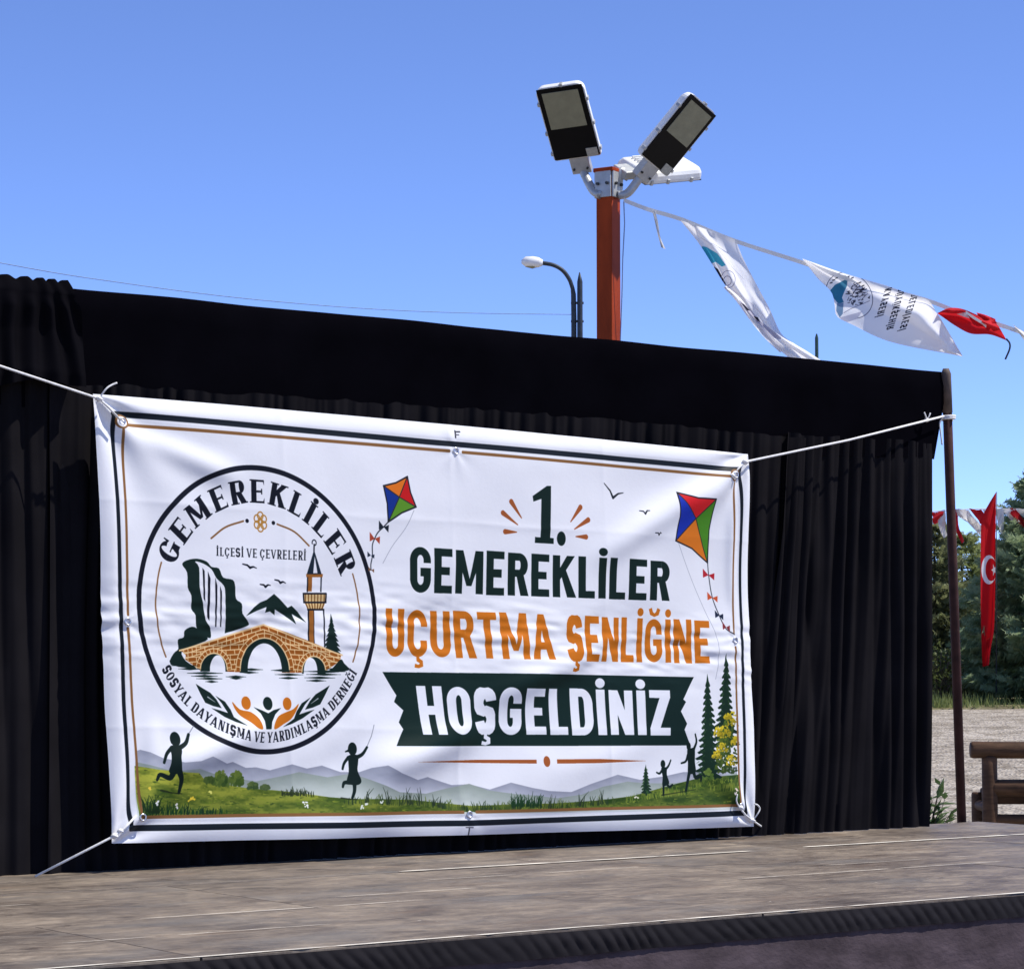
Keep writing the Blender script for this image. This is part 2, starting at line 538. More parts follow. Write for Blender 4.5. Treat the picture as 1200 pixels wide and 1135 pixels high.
    if ch == 'Ğ':
        c = w/2; P.append(g_path([(c-0.13, 1.24), (c-0.09, 1.13), (c, 1.09), (c+0.09, 1.13), (c+0.13, 1.24)], 0.075, 0.08))
    if ch in 'ÜÖ':
        for c in (w*0.28, w*0.72):
            a = np.linspace(0, 2*math.pi, 12, endpoint=False)
            P.append([(c + 0.07*math.cos(t), 1.14 + 0.07*math.sin(t)) for t in a])
    return w, P

def layout(s, gap, **kw):
    x = 0.0; out = []
    for ch in s:
        w, P = glyph(ch, **kw)
        out.append((x, w, P)); x += w + (gap if ch != ' ' else 0.0)
    return x - gap, out

def densify(pts, m=0.2):
    out = []
    for a, b in zip(pts, pts[1:] + pts[:1]):
        k = max(1, int(math.hypot(b[0]-a[0], b[1]-a[1]) / m))
        for i in range(k): out.append((a[0]+(b[0]-a[0])*i/k, a[1]+(b[1]-a[1])*i/k))
    return out

def text_quad(c, s, quad, col, gap=0.08, jit=0.0, **kw):
    """lay a line of lettering into a quad (TL, TR, BR, BL) of sheet positions"""
    L, G = layout(s, gap, **kw)
    TL, TR, BR, BL = [np.array(q, float) for q in quad]
    for x, w, P in G:
        dy = rng.uniform(-jit, jit)
        for p in P:
            q = []
            for (gx, gy) in densify(list(p)):
                u = (x + gx) / L; v = gy + dy*(1 if gy > 0.5 else -0.6)
                q.append(BL*(1-u)*(1-v) + BR*u*(1-v) + TL*(1-u)*v + TR*u*v)
            c.poly(c.T(q), col)

def text_arc(c, s, centre, rx, ry, a0, a1, h, col, gap=0.08, inside=False, **kw):
    """lettering along an ellipse, angles in degrees; radius of baseline = (rx, ry)"""
    L, G = layout(s, gap, **kw)
    for x, w, P in G:
        for p in P:
            q = []
            for (gx, gy) in densify(list(p)):
                am = math.radians(a0 + (a1 - a0) * (x + w/2) / L)
                # each letter stands straight on its own tangent
                k = abs(math.radians(a1 - a0)) / L
                ex = (gx - w/2) * k
                ca, sa = math.cos(am), math.sin(am)
                d = 1 if a1 < a0 else -1
                tx, ty = d*sa*rx, -d*ca*ry
                rad = 1 + (h if not inside else -h) * gy
                q.append((centre[0] + rx*rad*ca + tx*ex, centre[1] + ry*rad*sa + ty*ex))
            c.poly(q, col)

# ------------------------------------------------------------------ dimensions of the place
STAGE_Z = 0.65
WALL_Y = 10.65
FRONT_Y = 7.31
BACK_Y = 10.78
STAGE_X1 = 11.50
STAGE_X0 = 1.74
BAN_Y = 10.46

def ground_h(x, y):
    d = x*cFh[0] + y*cFh[1]
    t = np.clip((np.asarray(d, float) - 24.0) / 26.0, 0, None)
    s = np.where(t < 1, t*t*(3-2*t)*0.5 + t*0.5, 1.0)
    return 0.80 * s + np.where(t > 1, (t-1)*0.06, 0).clip(0, 1.2)

# ------------------------------------------------------------------ ground
def gravel_material():
    m, nt, b = new_mat("gravel")
    v = mapping(nt)
    vo = node(nt, "ShaderNodeTexVoronoi"); vo.inputs["Scale"].default_value = 22.0
    nt.links.new(v, vo.inputs["Vector"])
    vo2 = node(nt, "ShaderNodeTexVoronoi"); vo2.inputs["Scale"].default_value = 7.0
    nt.links.new(v, vo2.inputs["Vector"])
    c1 = ramp(nt, vo.outputs["Color"], [(0.0, (0.32, 0.28, 0.235)), (0.5, (0.48, 0.435, 0.375)), (1.0, (0.62, 0.575, 0.51))])
    c2 = ramp(nt, noise(nt, v, 0.5, 6, 0.6), [(0.3, (0.75, 0.73, 0.70)), (0.7, (1.0, 0.98, 0.95))])
    c3 = ramp(nt, noise(nt, v, 2.5, 5, 0.7), [(0.42, (0.62, 0.60, 0.57)), (0.55, (1, 1, 1))])
    c = mixcol(nt, 1.0, mixcol(nt, 1.0, c1, c2, 'MULTIPLY'), c3, 'MULTIPLY')
    nt.links.new(c, b.inputs["Base Color"])
    b.inputs["Roughness"].default_value = 0.95; b.inputs["Specular IOR Level"].default_value = 0.15
    mx = node(nt, "ShaderNodeMath", operation='ADD')
    nt.links.new(vo.outputs["Distance"], mx.inputs[0]); nt.links.new(vo2.outputs["Distance"], mx.inputs[1])
    bump(nt, b, mx.outputs[0], 0.9, 0.05)
    return m
M_GRAVEL = gravel_material()
rad = np.concatenate([[0.0], np.geomspace(2, 24, 12), np.arange(25, 64, 0.75), np.geomspace(65, 3000, 24)])
ang = np.linspace(0, 2*math.pi, 181)
P = np.zeros((len(rad), len(ang), 3))
P[..., 0] = rad[:, None]*np.cos(ang)[None]; P[..., 1] = rad[:, None]*np.sin(ang)[None]
P[..., 2] = ground_h(P[..., 0], P[..., 1]) + 0.02*vnoise(P[..., 0]*0.8, P[..., 1]*0.8, 3)*(rad[:, None] > 12)
tag(MB().grid(P[:, ::-1]).build("ground", M_GRAVEL, smooth=True), kind="structure")

# grassy verge under the trees: an uneven raised strip of soil
M_SOIL = simple("verge_soil", (0.17, 0.15, 0.085), 0.95, var=0.5, scale=3.0, bmp=0.6, spec=0.1, dist=0.03)
vn = 140
us = np.linspace(-14, 22, vn)
rows = [-1.0, -0.85, -0.4, 0.0, 2.0, 5.0, 9.0, 14.0]
P = np.zeros((len(rows), vn, 3))
for j, rr in enumerate(rows):
    for i, uu in enumerate(us):
        edge = 47.3 + 0.35*vnoise(uu*0.7, 0.3, 5) + 0.15*vnoise(uu*2.9, 1.3, 6)
        d = edge + 1 + rr
        q = cFh*d + cR*(uu + 8.5)
        z = float(ground_h(q[0], q[1])) + (-0.15 if j == 0 else 0.03 + 0.05*min(1, max(0, (rr+0.85))) + 0.03*float(vnoise(uu*1.7, rr*1.7, 7)))
        P[j, i] = (q[0], q[1], z)
tag(MB().grid(P).build("grass_verge", M_SOIL, smooth=True), kind="structure")
M_GRASS = leaf_mat("grass_blade", (0.10, 0.15, 0.04), (0.28, 0.31, 0.11), 0.45, 0.9)
g = MB()
for k in range(15000):
    uu = rng.uniform(-6, 10); dd = 47.2 + abs(rng.normal(0, 1.3))
    if rng.uniform() > 0.55 + 0.6*float(vnoise(uu*1.3, dd*1.3, 9)): continue
    q = cFh*dd + cR*(uu + 8.5); z = float(ground_h(q[0], q[1])) + 0.03
    h = rng.uniform(0.06, 0.34)*(0.55 + 0.45*min(1, (dd-47.0)/1.2)); a = rng.uniform(0, 6.28); w = rng.uniform(0.008, 0.018)
    lx, ly = rng.normal(0, 0.06, 2)
    n0 = len(g.v)
    g.v += [(q[0]-w*math.cos(a), q[1]-w*math.sin(a), z), (q[0]+w*math.cos(a), q[1]+w*math.sin(a), z), (q[0]+lx, q[1]+ly, z+h)]
    g.f.append((n0, n0+1, n0+2))
tag(g.build("verge_grass", M_GRASS), "dry green grass growing along the edge of the gravel under the spruces", "grass", kind="stuff")

# ------------------------------------------------------------------ stage
def stage_material():
    m, nt, b = new_mat("weathered_plywood")
    oi = node(nt, "ShaderNodeObjectInfo")
    tc = node(nt, "ShaderNodeTexCoord")
    add = node(nt, "ShaderNodeVectorMath", operation='ADD')
    nt.links.new(tc.outputs["Object"], add.inputs[0])
    sc = node(nt, "ShaderNodeVectorMath", operation='SCALE'); sc.inputs[3].default_value = 13.0
    cmb = node(nt, "ShaderNodeCombineXYZ")
    nt.links.new(oi.outputs["Random"], cmb.inputs[0]); nt.links.new(oi.outputs["Random"], cmb.inputs[1])
    nt.links.new(cmb.outputs[0], sc.inputs[0]); nt.links.new(sc.outputs[0], add.inputs[1])
    def mp(s):
        q = node(nt, "ShaderNodeMapping"); q.inputs["Scale"].default_value = s
        nt.links.new(add.outputs[0], q.inputs["Vector"]); return q.outputs[0]
    streak = noise(nt, mp((2.6, 6.0, 1)), 2.0, 9, 0.74, 1.0)
    blot = noise(nt, mp((1.0, 1.7, 1)), 1.5, 6, 0.62, 0.6)
    mixf = node(nt, "ShaderNodeMath", operation='MULTIPLY_ADD'); mixf.inputs[1].default_value = 0.55
    half = node(nt, "ShaderNodeMath", operation='MULTIPLY'); half.inputs[1].default_value = 0.45
    nt.links.new(blot, half.inputs[0]); nt.links.new(streak, mixf.inputs[0]); nt.links.new(half.outputs[0], mixf.inputs[2])
    c = ramp(nt, mixf.outputs[0], [(0.33, (0.040, 0.029, 0.022)), (0.42, (0.092, 0.071, 0.055)), (0.49, (0.148, 0.118, 0.091)), (0.57, (0.225, 0.181, 0.136)), (0.68, (0.36, 0.295, 0.22))])
    fine = noise(nt, mp((12.0, 26.0, 1)), 2.0, 4, 0.7)
    c = mixcol(nt, 0.5, c, ramp(nt, fine, [(0.3, (0.6, 0.6, 0.6)), (0.7, (1.3, 1.3, 1.3))]), 'MULTIPLY')
    cool = noise(nt, mp((0.45, 1.1, 1)), 2.1, 4)
    c = mixcol(nt, ramp(nt, cool, [(0.54, 0.0), (0.70, 0.5)]), c, (0.118, 0.115, 0.112))
    rust = noise(nt, mp((0.6, 2.0, 1)), 2.9, 4)
    c = mixcol(nt, ramp(nt, rust, [(0.58, 0.0), (0.70, 0.45)]), c, (0.150, 0.100, 0.066))
    scuff = noise(nt, mp((4.5, 11.0, 1)), 2.0, 6, 0.75, 0.8)
    c = mixcol(nt, ramp(nt, scuff, [(0.675, 0.0), (0.72, 0.9)]), c, (0.46, 0.41, 0.33))
    chip = noise(nt, mp((18.0, 24.0, 1)), 1.3, 3, 0.6)
    c = mixcol(nt, ramp(nt, chip, [(0.735, 0.0), (0.755, 0.9)]), c, (0.55, 0.50, 0.42))
    pit = noise(nt, mp((10.0, 14.0, 1)), 1.7, 3, 0.6)
    c = mixcol(nt, ramp(nt, pit, [(0.73, 0.0), (0.77, 0.8)]), c, (0.03, 0.026, 0.024))
    nt.links.new(c, b.inputs["Base Color"])
    nt.links.new(ramp(nt, streak, [(0.3, 0.48), (0.7, 0.72)]), b.inputs["Roughness"])
    b.inputs["Specular IOR Level"].default_value = 0.35
    bump(nt, b, streak, 0.35, 0.004)
    return m
M_STAGE = stage_material()
M_EDGE = simple("worn_panel_edge", (0.66, 0.61, 0.52), 0.8, var=0.3, scale=6.0, bmp=0.3)
M_DARKWOOD = simple("stage_timber", (0.06, 0.045, 0.035), 0.8, var=0.3)
M_TRIM = cloth_mat("black_trim_cloth", (0.012, 0.0105, 0.0125), 0.75, 0.12)
M_SKIRT = simple("plum_skirt_cloth", (0.060, 0.046, 0.052), 0.92, var=0.38, scale=5.0, bmp=0.5, spec=0.08, stretch=(1.0, 1.0, 1.6), dist=0.010)

stage = empty("stage", ((STAGE_X0+STAGE_X1)/2, (FRONT_Y+BACK_Y)/2, 0), "low plywood stage with dark skirt in front of the black backdrop", "stage")
MB().box(STAGE_X0+0.03, STAGE_X1-0.03, FRONT_Y+0.06, BACK_Y-0.03, 0.0, STAGE_Z-0.022).build("platform", M_DARKWOOD, stage)
row_y = [(FRONT_Y, 8.53), (8.53, 9.75), (9.75, BACK_Y)]
offs = [0.0, 1.22, 0.0]
for r, (y0, y1) in enumerate(row_y):
    x = STAGE_X1 - offs[r]
    cuts = [STAGE_X1] + ([x] if offs[r] else [])
    while cuts[-1] - 2.44 > STAGE_X0: cuts.append(cuts[-1] - 2.44)
    if cuts[-1] > STAGE_X0 + 0.05: cuts.append(STAGE_X0)
    for k, (b_, a_) in enumerate(zip(cuts, cuts[1:])):
        ga = 0.004
        dz = rng.uniform(-0.0015, 0.0015)
        m = MB().box(a_+ga, b_-ga, y0+ga, y1-ga, STAGE_Z-0.020+dz, STAGE_Z+dz)
        m.build("floor_panel", M_STAGE, stage, bevel=0.0025)
# pale chipped panel edges that show along the joints and the front
def edge_strip(x0, x1, y, w, seed, breaks=0.0, zt=0.0035):
    x = x0; r = np.random.default_rng(seed)
    while x < x1:
        L = r.uniform(0.15, 0.8); e = min(x1, x + L)
        if r.uniform() > breaks:
            n = max(3, int((e-x)/0.05)); xs = np.linspace(x, e, n)
            ww = w*(0.55 + 0.45*np.abs(vnoise(xs*9, xs*0, seed)))
            ww[0] *= 0.2; ww[-1] *= 0.2
            P = np.zeros((2, n, 3)); P[..., 0] = xs; P[0, :, 1] = y - ww; P[1, :, 1] = y + ww; P[..., 2] = STAGE_Z + zt
            MB().grid(P).build("joint_edge", M_EDGE, stage)
        x = e + (0.0 if breaks < 0.2 else r.uniform(0, 0.2))
edge_strip(6.6, 8.75, 9.752, 0.020, 3, 0.0)
edge_strip(9.15, 11.45, 9.800, 0.024, 4, 0.0)
edge_strip(3.0, 11.45, 8.532, 0.0055, 5, 0.62)
edge_strip(3.0, 11.49, FRONT_Y+0.014, 0.014, 6, 0.04)
edge_strip(4.0, 11.4, 9.30, 0.004, 7, 0.86)
edge_strip(4.0, 9.4, 7.95, 0.004, 8, 0.86)
edge_strip(4.0, 9.4, 8.85, 0.004, 9, 0.88)
# pleated trim along the top of the front and the plain skirt below
xs = np.arange(STAGE_X0, STAGE_X1+0.06, 0.006); zs = np.linspace(0, 1, 10)
Z, X = np.meshgrid(zs, xs, indexing='ij')
warp = X - 0.080*Z + 0.03*vnoise(X*2.3, Z*0.5, 21)
ph = warp/0.062 + 0.75*vnoise(X*3.1, X*0, 22) + 0.5*vnoise(X*0.9, X*0, 26)
saw = (ph - np.floor(ph))
prof = np.abs(np.sin(math.pi*saw**0.8))**0.75 + 0.25*vnoise(X*23, Z*3 + X*5, 25)
amp = (0.0045 + 0.006*np.abs(vnoise(X*1.7, X*0, 23))) * (0.25 + 0.75*np.sin(np.clip(Z, 0, 1)*math.pi))
P = np.stack([X, FRONT_Y - 0.016 - amp*prof - 0.004*Z, STAGE_Z - 0.006 - Z*(0.084 + 0.003*vnoise(X*1.1, X*0, 24))], -1)
MB().grid(P[:, ::1]).build("pleated_trim", M_TRIM, stage, smooth=True)
xs = np.arange(STAGE_X0, STAGE_X1+0.03, 0.02); zs = np.linspace(0, 1, 22)
Z, X = np.meshgrid(zs, xs, indexing='ij')
yy = FRONT_Y - 0.002 - 0.050*Z - np.clip(Z*3.5, 0, 1)*(0.010 + 0.012*vnoise(X*1.3+Z*0.5, Z*2, 31) + 0.006*vnoise(X*5, Z*6, 32) + 0.005*vnoise(X*11, Z*14, 33))
P = np.stack([X, yy, (STAGE_Z-0.05)*(1-Z) + 0.004], -1)
MB().grid(P).build("skirt", M_SKIRT, stage, smooth=True)
# side skirt on the right end
ys = np.arange(FRONT_Y, BACK_Y, 0.03); Z, Y = np.meshgrid(zs, ys, indexing='ij')
P = np.stack([STAGE_X1 + 0.012 + 0.02*Z + 0.008*vnoise(Y*2, Z*2, 34), Y, (STAGE_Z-0.03)*(1-Z) + 0.004], -1)
MB().grid(P).build("side_skirt", M_SKIRT, stage, smooth=True)

# ------------------------------------------------------------------ black backdrop
TOP_Z = 3.335
M_CURT = cloth_mat("black_curtain_cloth", (0.0108, 0.0099, 0.0112), 0.9, 0.0)
M_VAL = cloth_mat("black_valance_cloth", (0.0024, 0.0022, 0.0034), 0.95, 0.0)
M_DRAPE = cloth_mat("black_drape_cloth", (0.0045, 0.0042, 0.0055), 0.9, 0.0)
M_RUST = simple("rusty_brown_steel", (0.050, 0.020, 0.016), 0.7, 0.0, var=0.4, scale=9, bmp=0.3, spec=0.2)
M_STEEL = simple("bare_grey_steel", (0.085, 0.060, 0.046), 0.7, 0.0, var=0.4, scale=14)

frame = empty("backdrop_frame", (11.4, 10.9, 0), "rusty brown steel pipe frame holding up the black backdrop", "frame")
ptop = onY(1108.5, 434, 10.64); pbot = onY(1127, 962, 10.84)
pd = (ptop - pbot)/(ptop[2]-pbot[2])
foot = pbot - pd*(pbot[2] - 0.0)
pole = MB(); pole.tube([foot, ptop - pd*0.22, ptop - pd*0.215], [0.028, 0.028, 0.023], 14); pole.build("post", M_RUST, frame, smooth=True)
MB().tube([ptop - pd*0.25, ptop - pd*0.02, ptop + pd*0.012], [0.031, 0.030, 0.018], 14).build("sleeve", M_STEEL, frame, smooth=True)
MB().tube([(2.30, 10.80, 0), (2.36, 10.72, TOP_Z)], 0.032, 12).build("post", M_RUST, frame, smooth=True)
MB().tube([(2.30, 10.69, TOP_Z-0.035), (11.07, 10.69, TOP_Z-0.035)], 0.024, 12).build("top_rail", M_RUST, frame, smooth=True)
MB().box(2.15, 2.45, 10.70, 10.90, 0, 0.02).build("foot_plate", M_RUST, frame)
MB().quad_box((foot[0], foot[1], 0.01), (0.12, 0, 0), (0, 0.10, 0), (0, 0, 0.01)).build("foot_plate", M_RUST, frame)

def curtain(xa, xb, xa2, xb2, ztop, seed, amp, period, label, lean=0.0, yoff=0.0, jitter=0.6):
    """gathered cloth from rail to stage; xa..xb along the top, xa2..xb2 along the floor"""
    n = int((max(xb, xb2) - min(xa, xa2)) / 0.0075)
    s = np.linspace(0, 1, n); t = np.linspace(0, 1, 46)
    Tt, S = np.meshgrid(t, s, indexing='ij')
    L = xb - xa
    # folds drift a little and merge downwards
    u = S*L + 0.02*vnoise(S*L*1.5, Tt*1.8, seed)
    ph = u/period + jitter*vnoise(u/period*0.55, Tt*0.7, seed+1)*1.2 + 0.25*vnoise(u/period*0.4, Tt*2.4, seed+2)
    w1 = 0.5 - 0.5*np.cos(2*math.pi*ph)
    w1 = w1**0.6
    w2 = vnoise(u/period*2.7, Tt*1.1, seed+3)
    w3 = vnoise(u/period*6.1, Tt*0.8, seed+4)
    aa = amp*(0.45 + 0.55*np.abs(vnoise(u/period*0.33, Tt*0.9, seed+5)))*(0.5 + 0.5*np.clip(Tt*4, 0, 1))
    y = WALL_Y - 0.012 + yoff - aa*w1 - amp*0.22*w2 - amp*0.07*w3
    x = (xa + (xa2-xa)*Tt)*(1-S) + (xb + (xb2-xb)*Tt)*S + lean*np.sin(Tt*math.pi)*0.02
    z = ztop + (STAGE_Z + 0.001 - ztop)*Tt
    z = z + (1-Tt)*(0.010*vnoise(u/period*1.3, S*0, seed+6) + 0.014*vnoise(u*1.1, S*0, seed+7))
    return tag(MB().grid(np.stack([x, y, z], -1)).build("curtain", M_CURT, smooth=True), label, "curtain", "gathered black curtains hanging behind the banner")
xr_t = onY(1098, 522, 10.60)[0]; xr_b = onY(1087.5, 964, 10.60)[0]
curtain(9.80, xr_t, 9.50, xr_b, 2.895, 51, 0.080, 0.115, "black gathered curtain at the right, between the banner and the brown post")
curtain(5.25, 10.02, 5.25, 9.82, 2.885, 61, 0.050, 0.100, "black gathered curtain hanging straight behind the white banner", yoff=-0.014)
curtain(2.45, 5.42, 2.45, 5.45, 2.90, 71, 0.066, 0.130, "black gathered curtain at the far left, beside the banner")

# valance: a wide flat band folded over the rail
xs = np.linspace(2.5, 11.135, 560)
prof = [(10.730, 3.05), (10.726, 3.25), (10.722, 3.30), (10.71, TOP_Z-0.006), (10.69, TOP_Z), (10.668, TOP_Z-0.008), (10.655, TOP_Z-0.03), (10.647, TOP_Z-0.06)]
prof += [(10.640 - 0.006*k/12, TOP_Z - 0.06 - (0.40)*k/12) for k in range(1, 16)]
P = np.zeros((len(prof), len(xs), 3))
for j, (py, pz) in enumerate(prof):
    dep = max(0.0, (TOP_Z - 0.05 - pz)/0.42) if j > 6 else 0.0
    P[j, :, 0] = xs - dep*0.055*np.clip((xs-10.6)/0.5, 0, 1)
    P[j, :, 1] = py + (0.012*vnoise(xs*1.6, xs*0+pz*0.9, 81) + 0.005*vnoise(xs*6.0, xs*0+pz*1.5, 82))*min(1, dep*2 + 0.15)
    P[j, :, 1] += 0.05*dep*np.clip((xs-11.04)/0.08, 0, 1)
    sag = 0.010*vnoise(xs*0.9, xs*0, 83) + 0.005*vnoise(xs*4.1, xs*0, 84)
    P[j, :, 2] = pz + sag*dep + 0.004*vnoise(xs*2.2, xs*0, 85)*(j > 1) - 0.045*dep*np.exp(-((xs-7.6)/1.6)**2) + 0.02*dep*np.clip((xs-10.0), 0, 1)
tag(MB().grid(P).build("valance", M_VAL, smooth=True), "wide flat black cloth band folded over the top of the backdrop", "valance")
# bunched drape thrown over the rail at the left
n = 260; s = np.linspace(0, 1, n); t = np.linspace(0, 1, 40)
Tt, S = np.meshgrid(t, s, indexing='ij')
x = 3.9 + (5.335-3.9)*S + 0.075*Tt**0.6*np.clip((S-0.7)/0.3, 0, 1) + 0.02*vnoise(S*9, Tt*2, 91)
fold = 0.5 - 0.5*np.cos(2*math.pi*(S*15 + 0.6*vnoise(S*5, Tt*1.0, 92)))
over = np.clip(Tt/0.12, 0, 1)
ang_ = over*math.pi
cy, cz = 10.665, TOP_Z - 0.034
rr = 0.050 + 0.018*fold
y = np.where(Tt < 0.12, cy + rr*np.cos(ang_), cy - 0.066 - 0.040*fold*np.clip((Tt-0.12)*6, 0.35, 1) - 0.055*np.clip((Tt-0.5)*2.5, 0, 1) - 0.012*vnoise(S*17, Tt*1.4, 93))
z = np.where(Tt < 0.12, cz + rr*np.sin(ang_)*1.0, cz - (Tt-0.12)/0.88*(0.455 + 0.03*vnoise(S*6, S*0, 94)))
tag(MB().grid(np.stack([x, y, z], -1)).build("bunched_drape", M_DRAPE, smooth=True), "bunched black drape thrown over the backdrop's top rail at the left", "drape")

# ------------------------------------------------------------------ banner print
bTL, bTR, bBR, bBL = [onY(*q, BAN_Y)[[0, 2]] for q in ((113, 461), (876, 532), (886, 968), (131, 988))]
BW, BH = 2048, 1040
def banner_T(pts):
    """photograph position -> print position (inverse of the cloth's bilinear layout)"""
    pts = np.asarray(pts, float)
    d = cF[None] + cR[None]*((pts[:, 0]-600)/FOC)[:, None] + cU[None]*((567.5-pts[:, 1])/FOC)[:, None]
    k = BAN_Y / d[:, 1]
    p = np.c_[EYE[0] + d[:, 0]*k, EYE[2] + d[:, 2]*k]
    u = np.full(len(pts), 0.5); v = np.full(len(pts), 0.5)
    for _ in range(8):
        f = (bBL*((1-u)*(1-v))[:, None] + bBR*(u*(1-v))[:, None] + bTL*((1-u)*v)[:, None] + bTR*(u*v)[:, None]) - p
        fu = (bBR-bBL)*(1-v)[:, None] + (bTR-bTL)*v[:, None]
        fv = (bTL-bBL)*(1-u)[:, None] + (bTR-bBR)*u[:, None]
        det = fu[:, 0]*fv[:, 1] - fu[:, 1]*fv[:, 0]
        u = u - (f[:, 0]*fv[:, 1] - f[:, 1]*fv[:, 0])/det
        v = v - (fu[:, 0]*f[:, 1] - fu[:, 1]*f[:, 0])/det
    return np.c_[u*BW, v*BH]

WHITE = (230, 230, 231); NAVY = (14, 18, 30); GREEN = (11, 33, 27); ORANGE = (196, 108, 18); GOLD = (132, 92, 52); COPPER = (158, 84, 38)
cv = Canvas(BW, BH, WHITE, banner_T)
def zm(ox, oy, s): return lambda pts: banner_T([(ox + x/s, oy + y/s) for x, y in pts])
def smooth_closed(pts, n=5):
    P = [np.asarray(p, float) for p in pts]; N = len(P); out = []
    for i in range(N):
        a, b, c, d = P[i-1], P[i], P[(i+1) % N], P[(i+2) % N]
        for k in range(n):
            t = k/n; out.append(tuple(0.5*((2*b)+(c-a)*t+(2*a-5*b+4*c-d)*t*t+(-a+3*b-3*c+d)*t**3)))
    return out

PXM = 2.7      # print pixels in one photograph pixel, about
# --- landscape along the foot of the sheet
far_hills = [(158, 880), (164, 878), (175, 881), (190, 888), (212, 892.5), (230, 891), (244, 885.5), (263, 894), (270, 892), (287, 899), (300, 898.5), (317, 902), (343, 895), (361, 900), (379, 896.5), (400, 904), (420, 904), (433, 899), (450, 896), (466, 905), (488, 913), (500, 909.6), (530, 919), (550, 918), (572, 924), (596, 916), (620, 922), (640, 925.6), (667, 927), (690, 918), (723, 907), (750, 913), (778, 909), (800, 904), (830, 903), (862, 897)]
near_hills = [(158, 892), (175, 896), (200, 903), (230, 900), (255, 908), (300, 915), (330, 909), (352, 904), (385, 910), (410, 906), (424, 910), (450, 920), (466, 927), (500, 929), (524, 923), (550, 917.5), (570, 925), (600, 929), (625, 931), (650, 934), (680, 930), (705, 921), (735, 915), (755, 917), (790, 917), (862, 905)]
def ridge(top, c_top, c_bot, depth):
    T_ = banner_T(top + [(862, 948), (158, 958)])
    tx = T_[:-2]
    order = np.argsort(tx[:, 0])
    def colf(x0, y0, w, h):
        xs_ = np.arange(x0, x0+w); yt = np.interp(xs_, tx[order, 0], tx[order, 1])
        ys_ = np.arange(y0, y0+h)
        k = np.clip((yt[None] - ys_[:, None])/(depth*PXM), 0, 1)
        k = np.clip(k + 0.07*vnoise(xs_[None]/23.0, ys_[:, None]/9.0, 5), 0, 1)[..., None]
        return lin(c_top)*(1-k) + lin(c_bot)*k
    cv.poly(T_, colf)
ridge(far_hills, (150, 153, 164), (218, 220, 226), 24)
ridge(near_hills, (146, 156, 146), (206, 212, 204), 26)
grass = [(157, 897), (165, 898), (183, 901), (213, 904), (230, 905), (240, 915), (265, 919), (292, 923), (320, 925), (350, 928), (385, 933), (410, 935), (440, 935), (480, 936), (520, 940), (550, 943), (600, 941), (650, 940), (700, 937), (740, 932), (765, 925), (794, 917), (817, 911), (838, 909), (864, 907)]
gT = banner_T(grass + [(866, 944), (548, 950), (160, 957)])
gm = cv.full_mask([gT])
def grass_col(x0, y0, w, h):
    X, Y = np.meshgrid(np.arange(x0, x0+w), np.arange(y0, y0+h))
    k = np.clip(0.5 + 0.55*vnoise(X/70.0, Y/16.0, 41) + 0.25*vnoise(X/18.0, Y/5.0, 42) + 0.12*vnoise(X/5.0, Y/3.0, 43), 0, 1)[..., None]
    k = np.clip(k + 0.30*np.exp(-((X-420)/330.0)**2)[..., None], 0, 1)
    base = lin((52, 76, 18))*(1-k) + lin((176, 178, 62))*k
    lowk = np.clip((150 - Y)/70.0, 0, 1)[..., None]*0.55
    dark = np.clip((X - 1500)/350.0, 0, 1)[..., None]*0.25
    return base*(1-lowk*0.6-dark) + lin((20, 46, 20))*(lowk*0.6+dark)
cv.poly(gT, grass_col)
def mask_pts(n, xr, yr): return np.c_[rng.uniform(*xr, n), rng.uniform(*yr, n)]
# meadow dabs and tufts
for (px_, py_) in mask_pts(900, (160, 864), (900, 953)):
    q = banner_T([(px_, py_)])[0]; xi, yi = int(q[0]), int(q[1])
    if not (0 <= xi < BW and 0 <= yi < BH) or gm[yi, xi] < 0.5: continue
    L_ = rng.uniform(5, 16); sl = rng.uniform(-0.25, 0.15)
    col = [(44, 72, 18), (92, 116, 30), (168, 172, 58), (30, 54, 22), (120, 140, 36)][rng.integers(5)]
    cv.stroke([q, q + [L_, L_*sl]], rng.uniform(1.5, 4.5), col, 0.55, 0.5, gm)
def tuft(px_, py_, n, h, col, spread=5.0):
    for _ in range(n):
        x = px_ + rng.normal(0, spread); hh = h*rng.uniform(0.4, 1.1); lean = rng.normal(0, 0.25)*hh
        cv.stroke(banner_T([(x, py_ + rng.uniform(-1, 2)), (x + lean*0.4, py_-hh*0.6), (x+lean, py_-hh)]), 3.4, col, 0.9, 0.8)
for px_ in np.arange(165, 262, 3.2): tuft(px_, 953 - (px_-165)*0.01, 3, rng.uniform(6, 16) if px_ < 225 else rng.uniform(4, 9), (18, 44 + rng.integers(20), 26), 2.5)
for px_ in np.arange(168, 185, 2): tuft(px_, 950, 4, rng.uniform(14, 26), (24, 48, 20), 2.0)
for px_ in np.arange(405, 720, 4.0):
    b_ = np.interp(px_, [g_[0] for g_ in grass], [g_[1] for g_ in grass])
    tuft(px_, b_ + 5, 4, rng.uniform(5, 11), [(66, 84, 34), (96, 112, 44), (40, 60, 30)][rng.integers(3)], 2.2)
for px_, hh in ((427, 15), (452, 18), (476, 19), (482, 14), (492, 19), (509, 13), (517, 12), (600, 16), (643, 14), (679, 15), (705, 15)):
    b_ = np.interp(px_, [g_[0] for g_ in grass], [g_[1] for g_ in grass]); tuft(px_, b_ + 4, 5, hh, (38, 52, 34), 1.6)
for px_ in np.arange(596, 632, 2.5): tuft(px_, 943, 5, rng.uniform(9, 16), (24, 56, 26), 1.6)
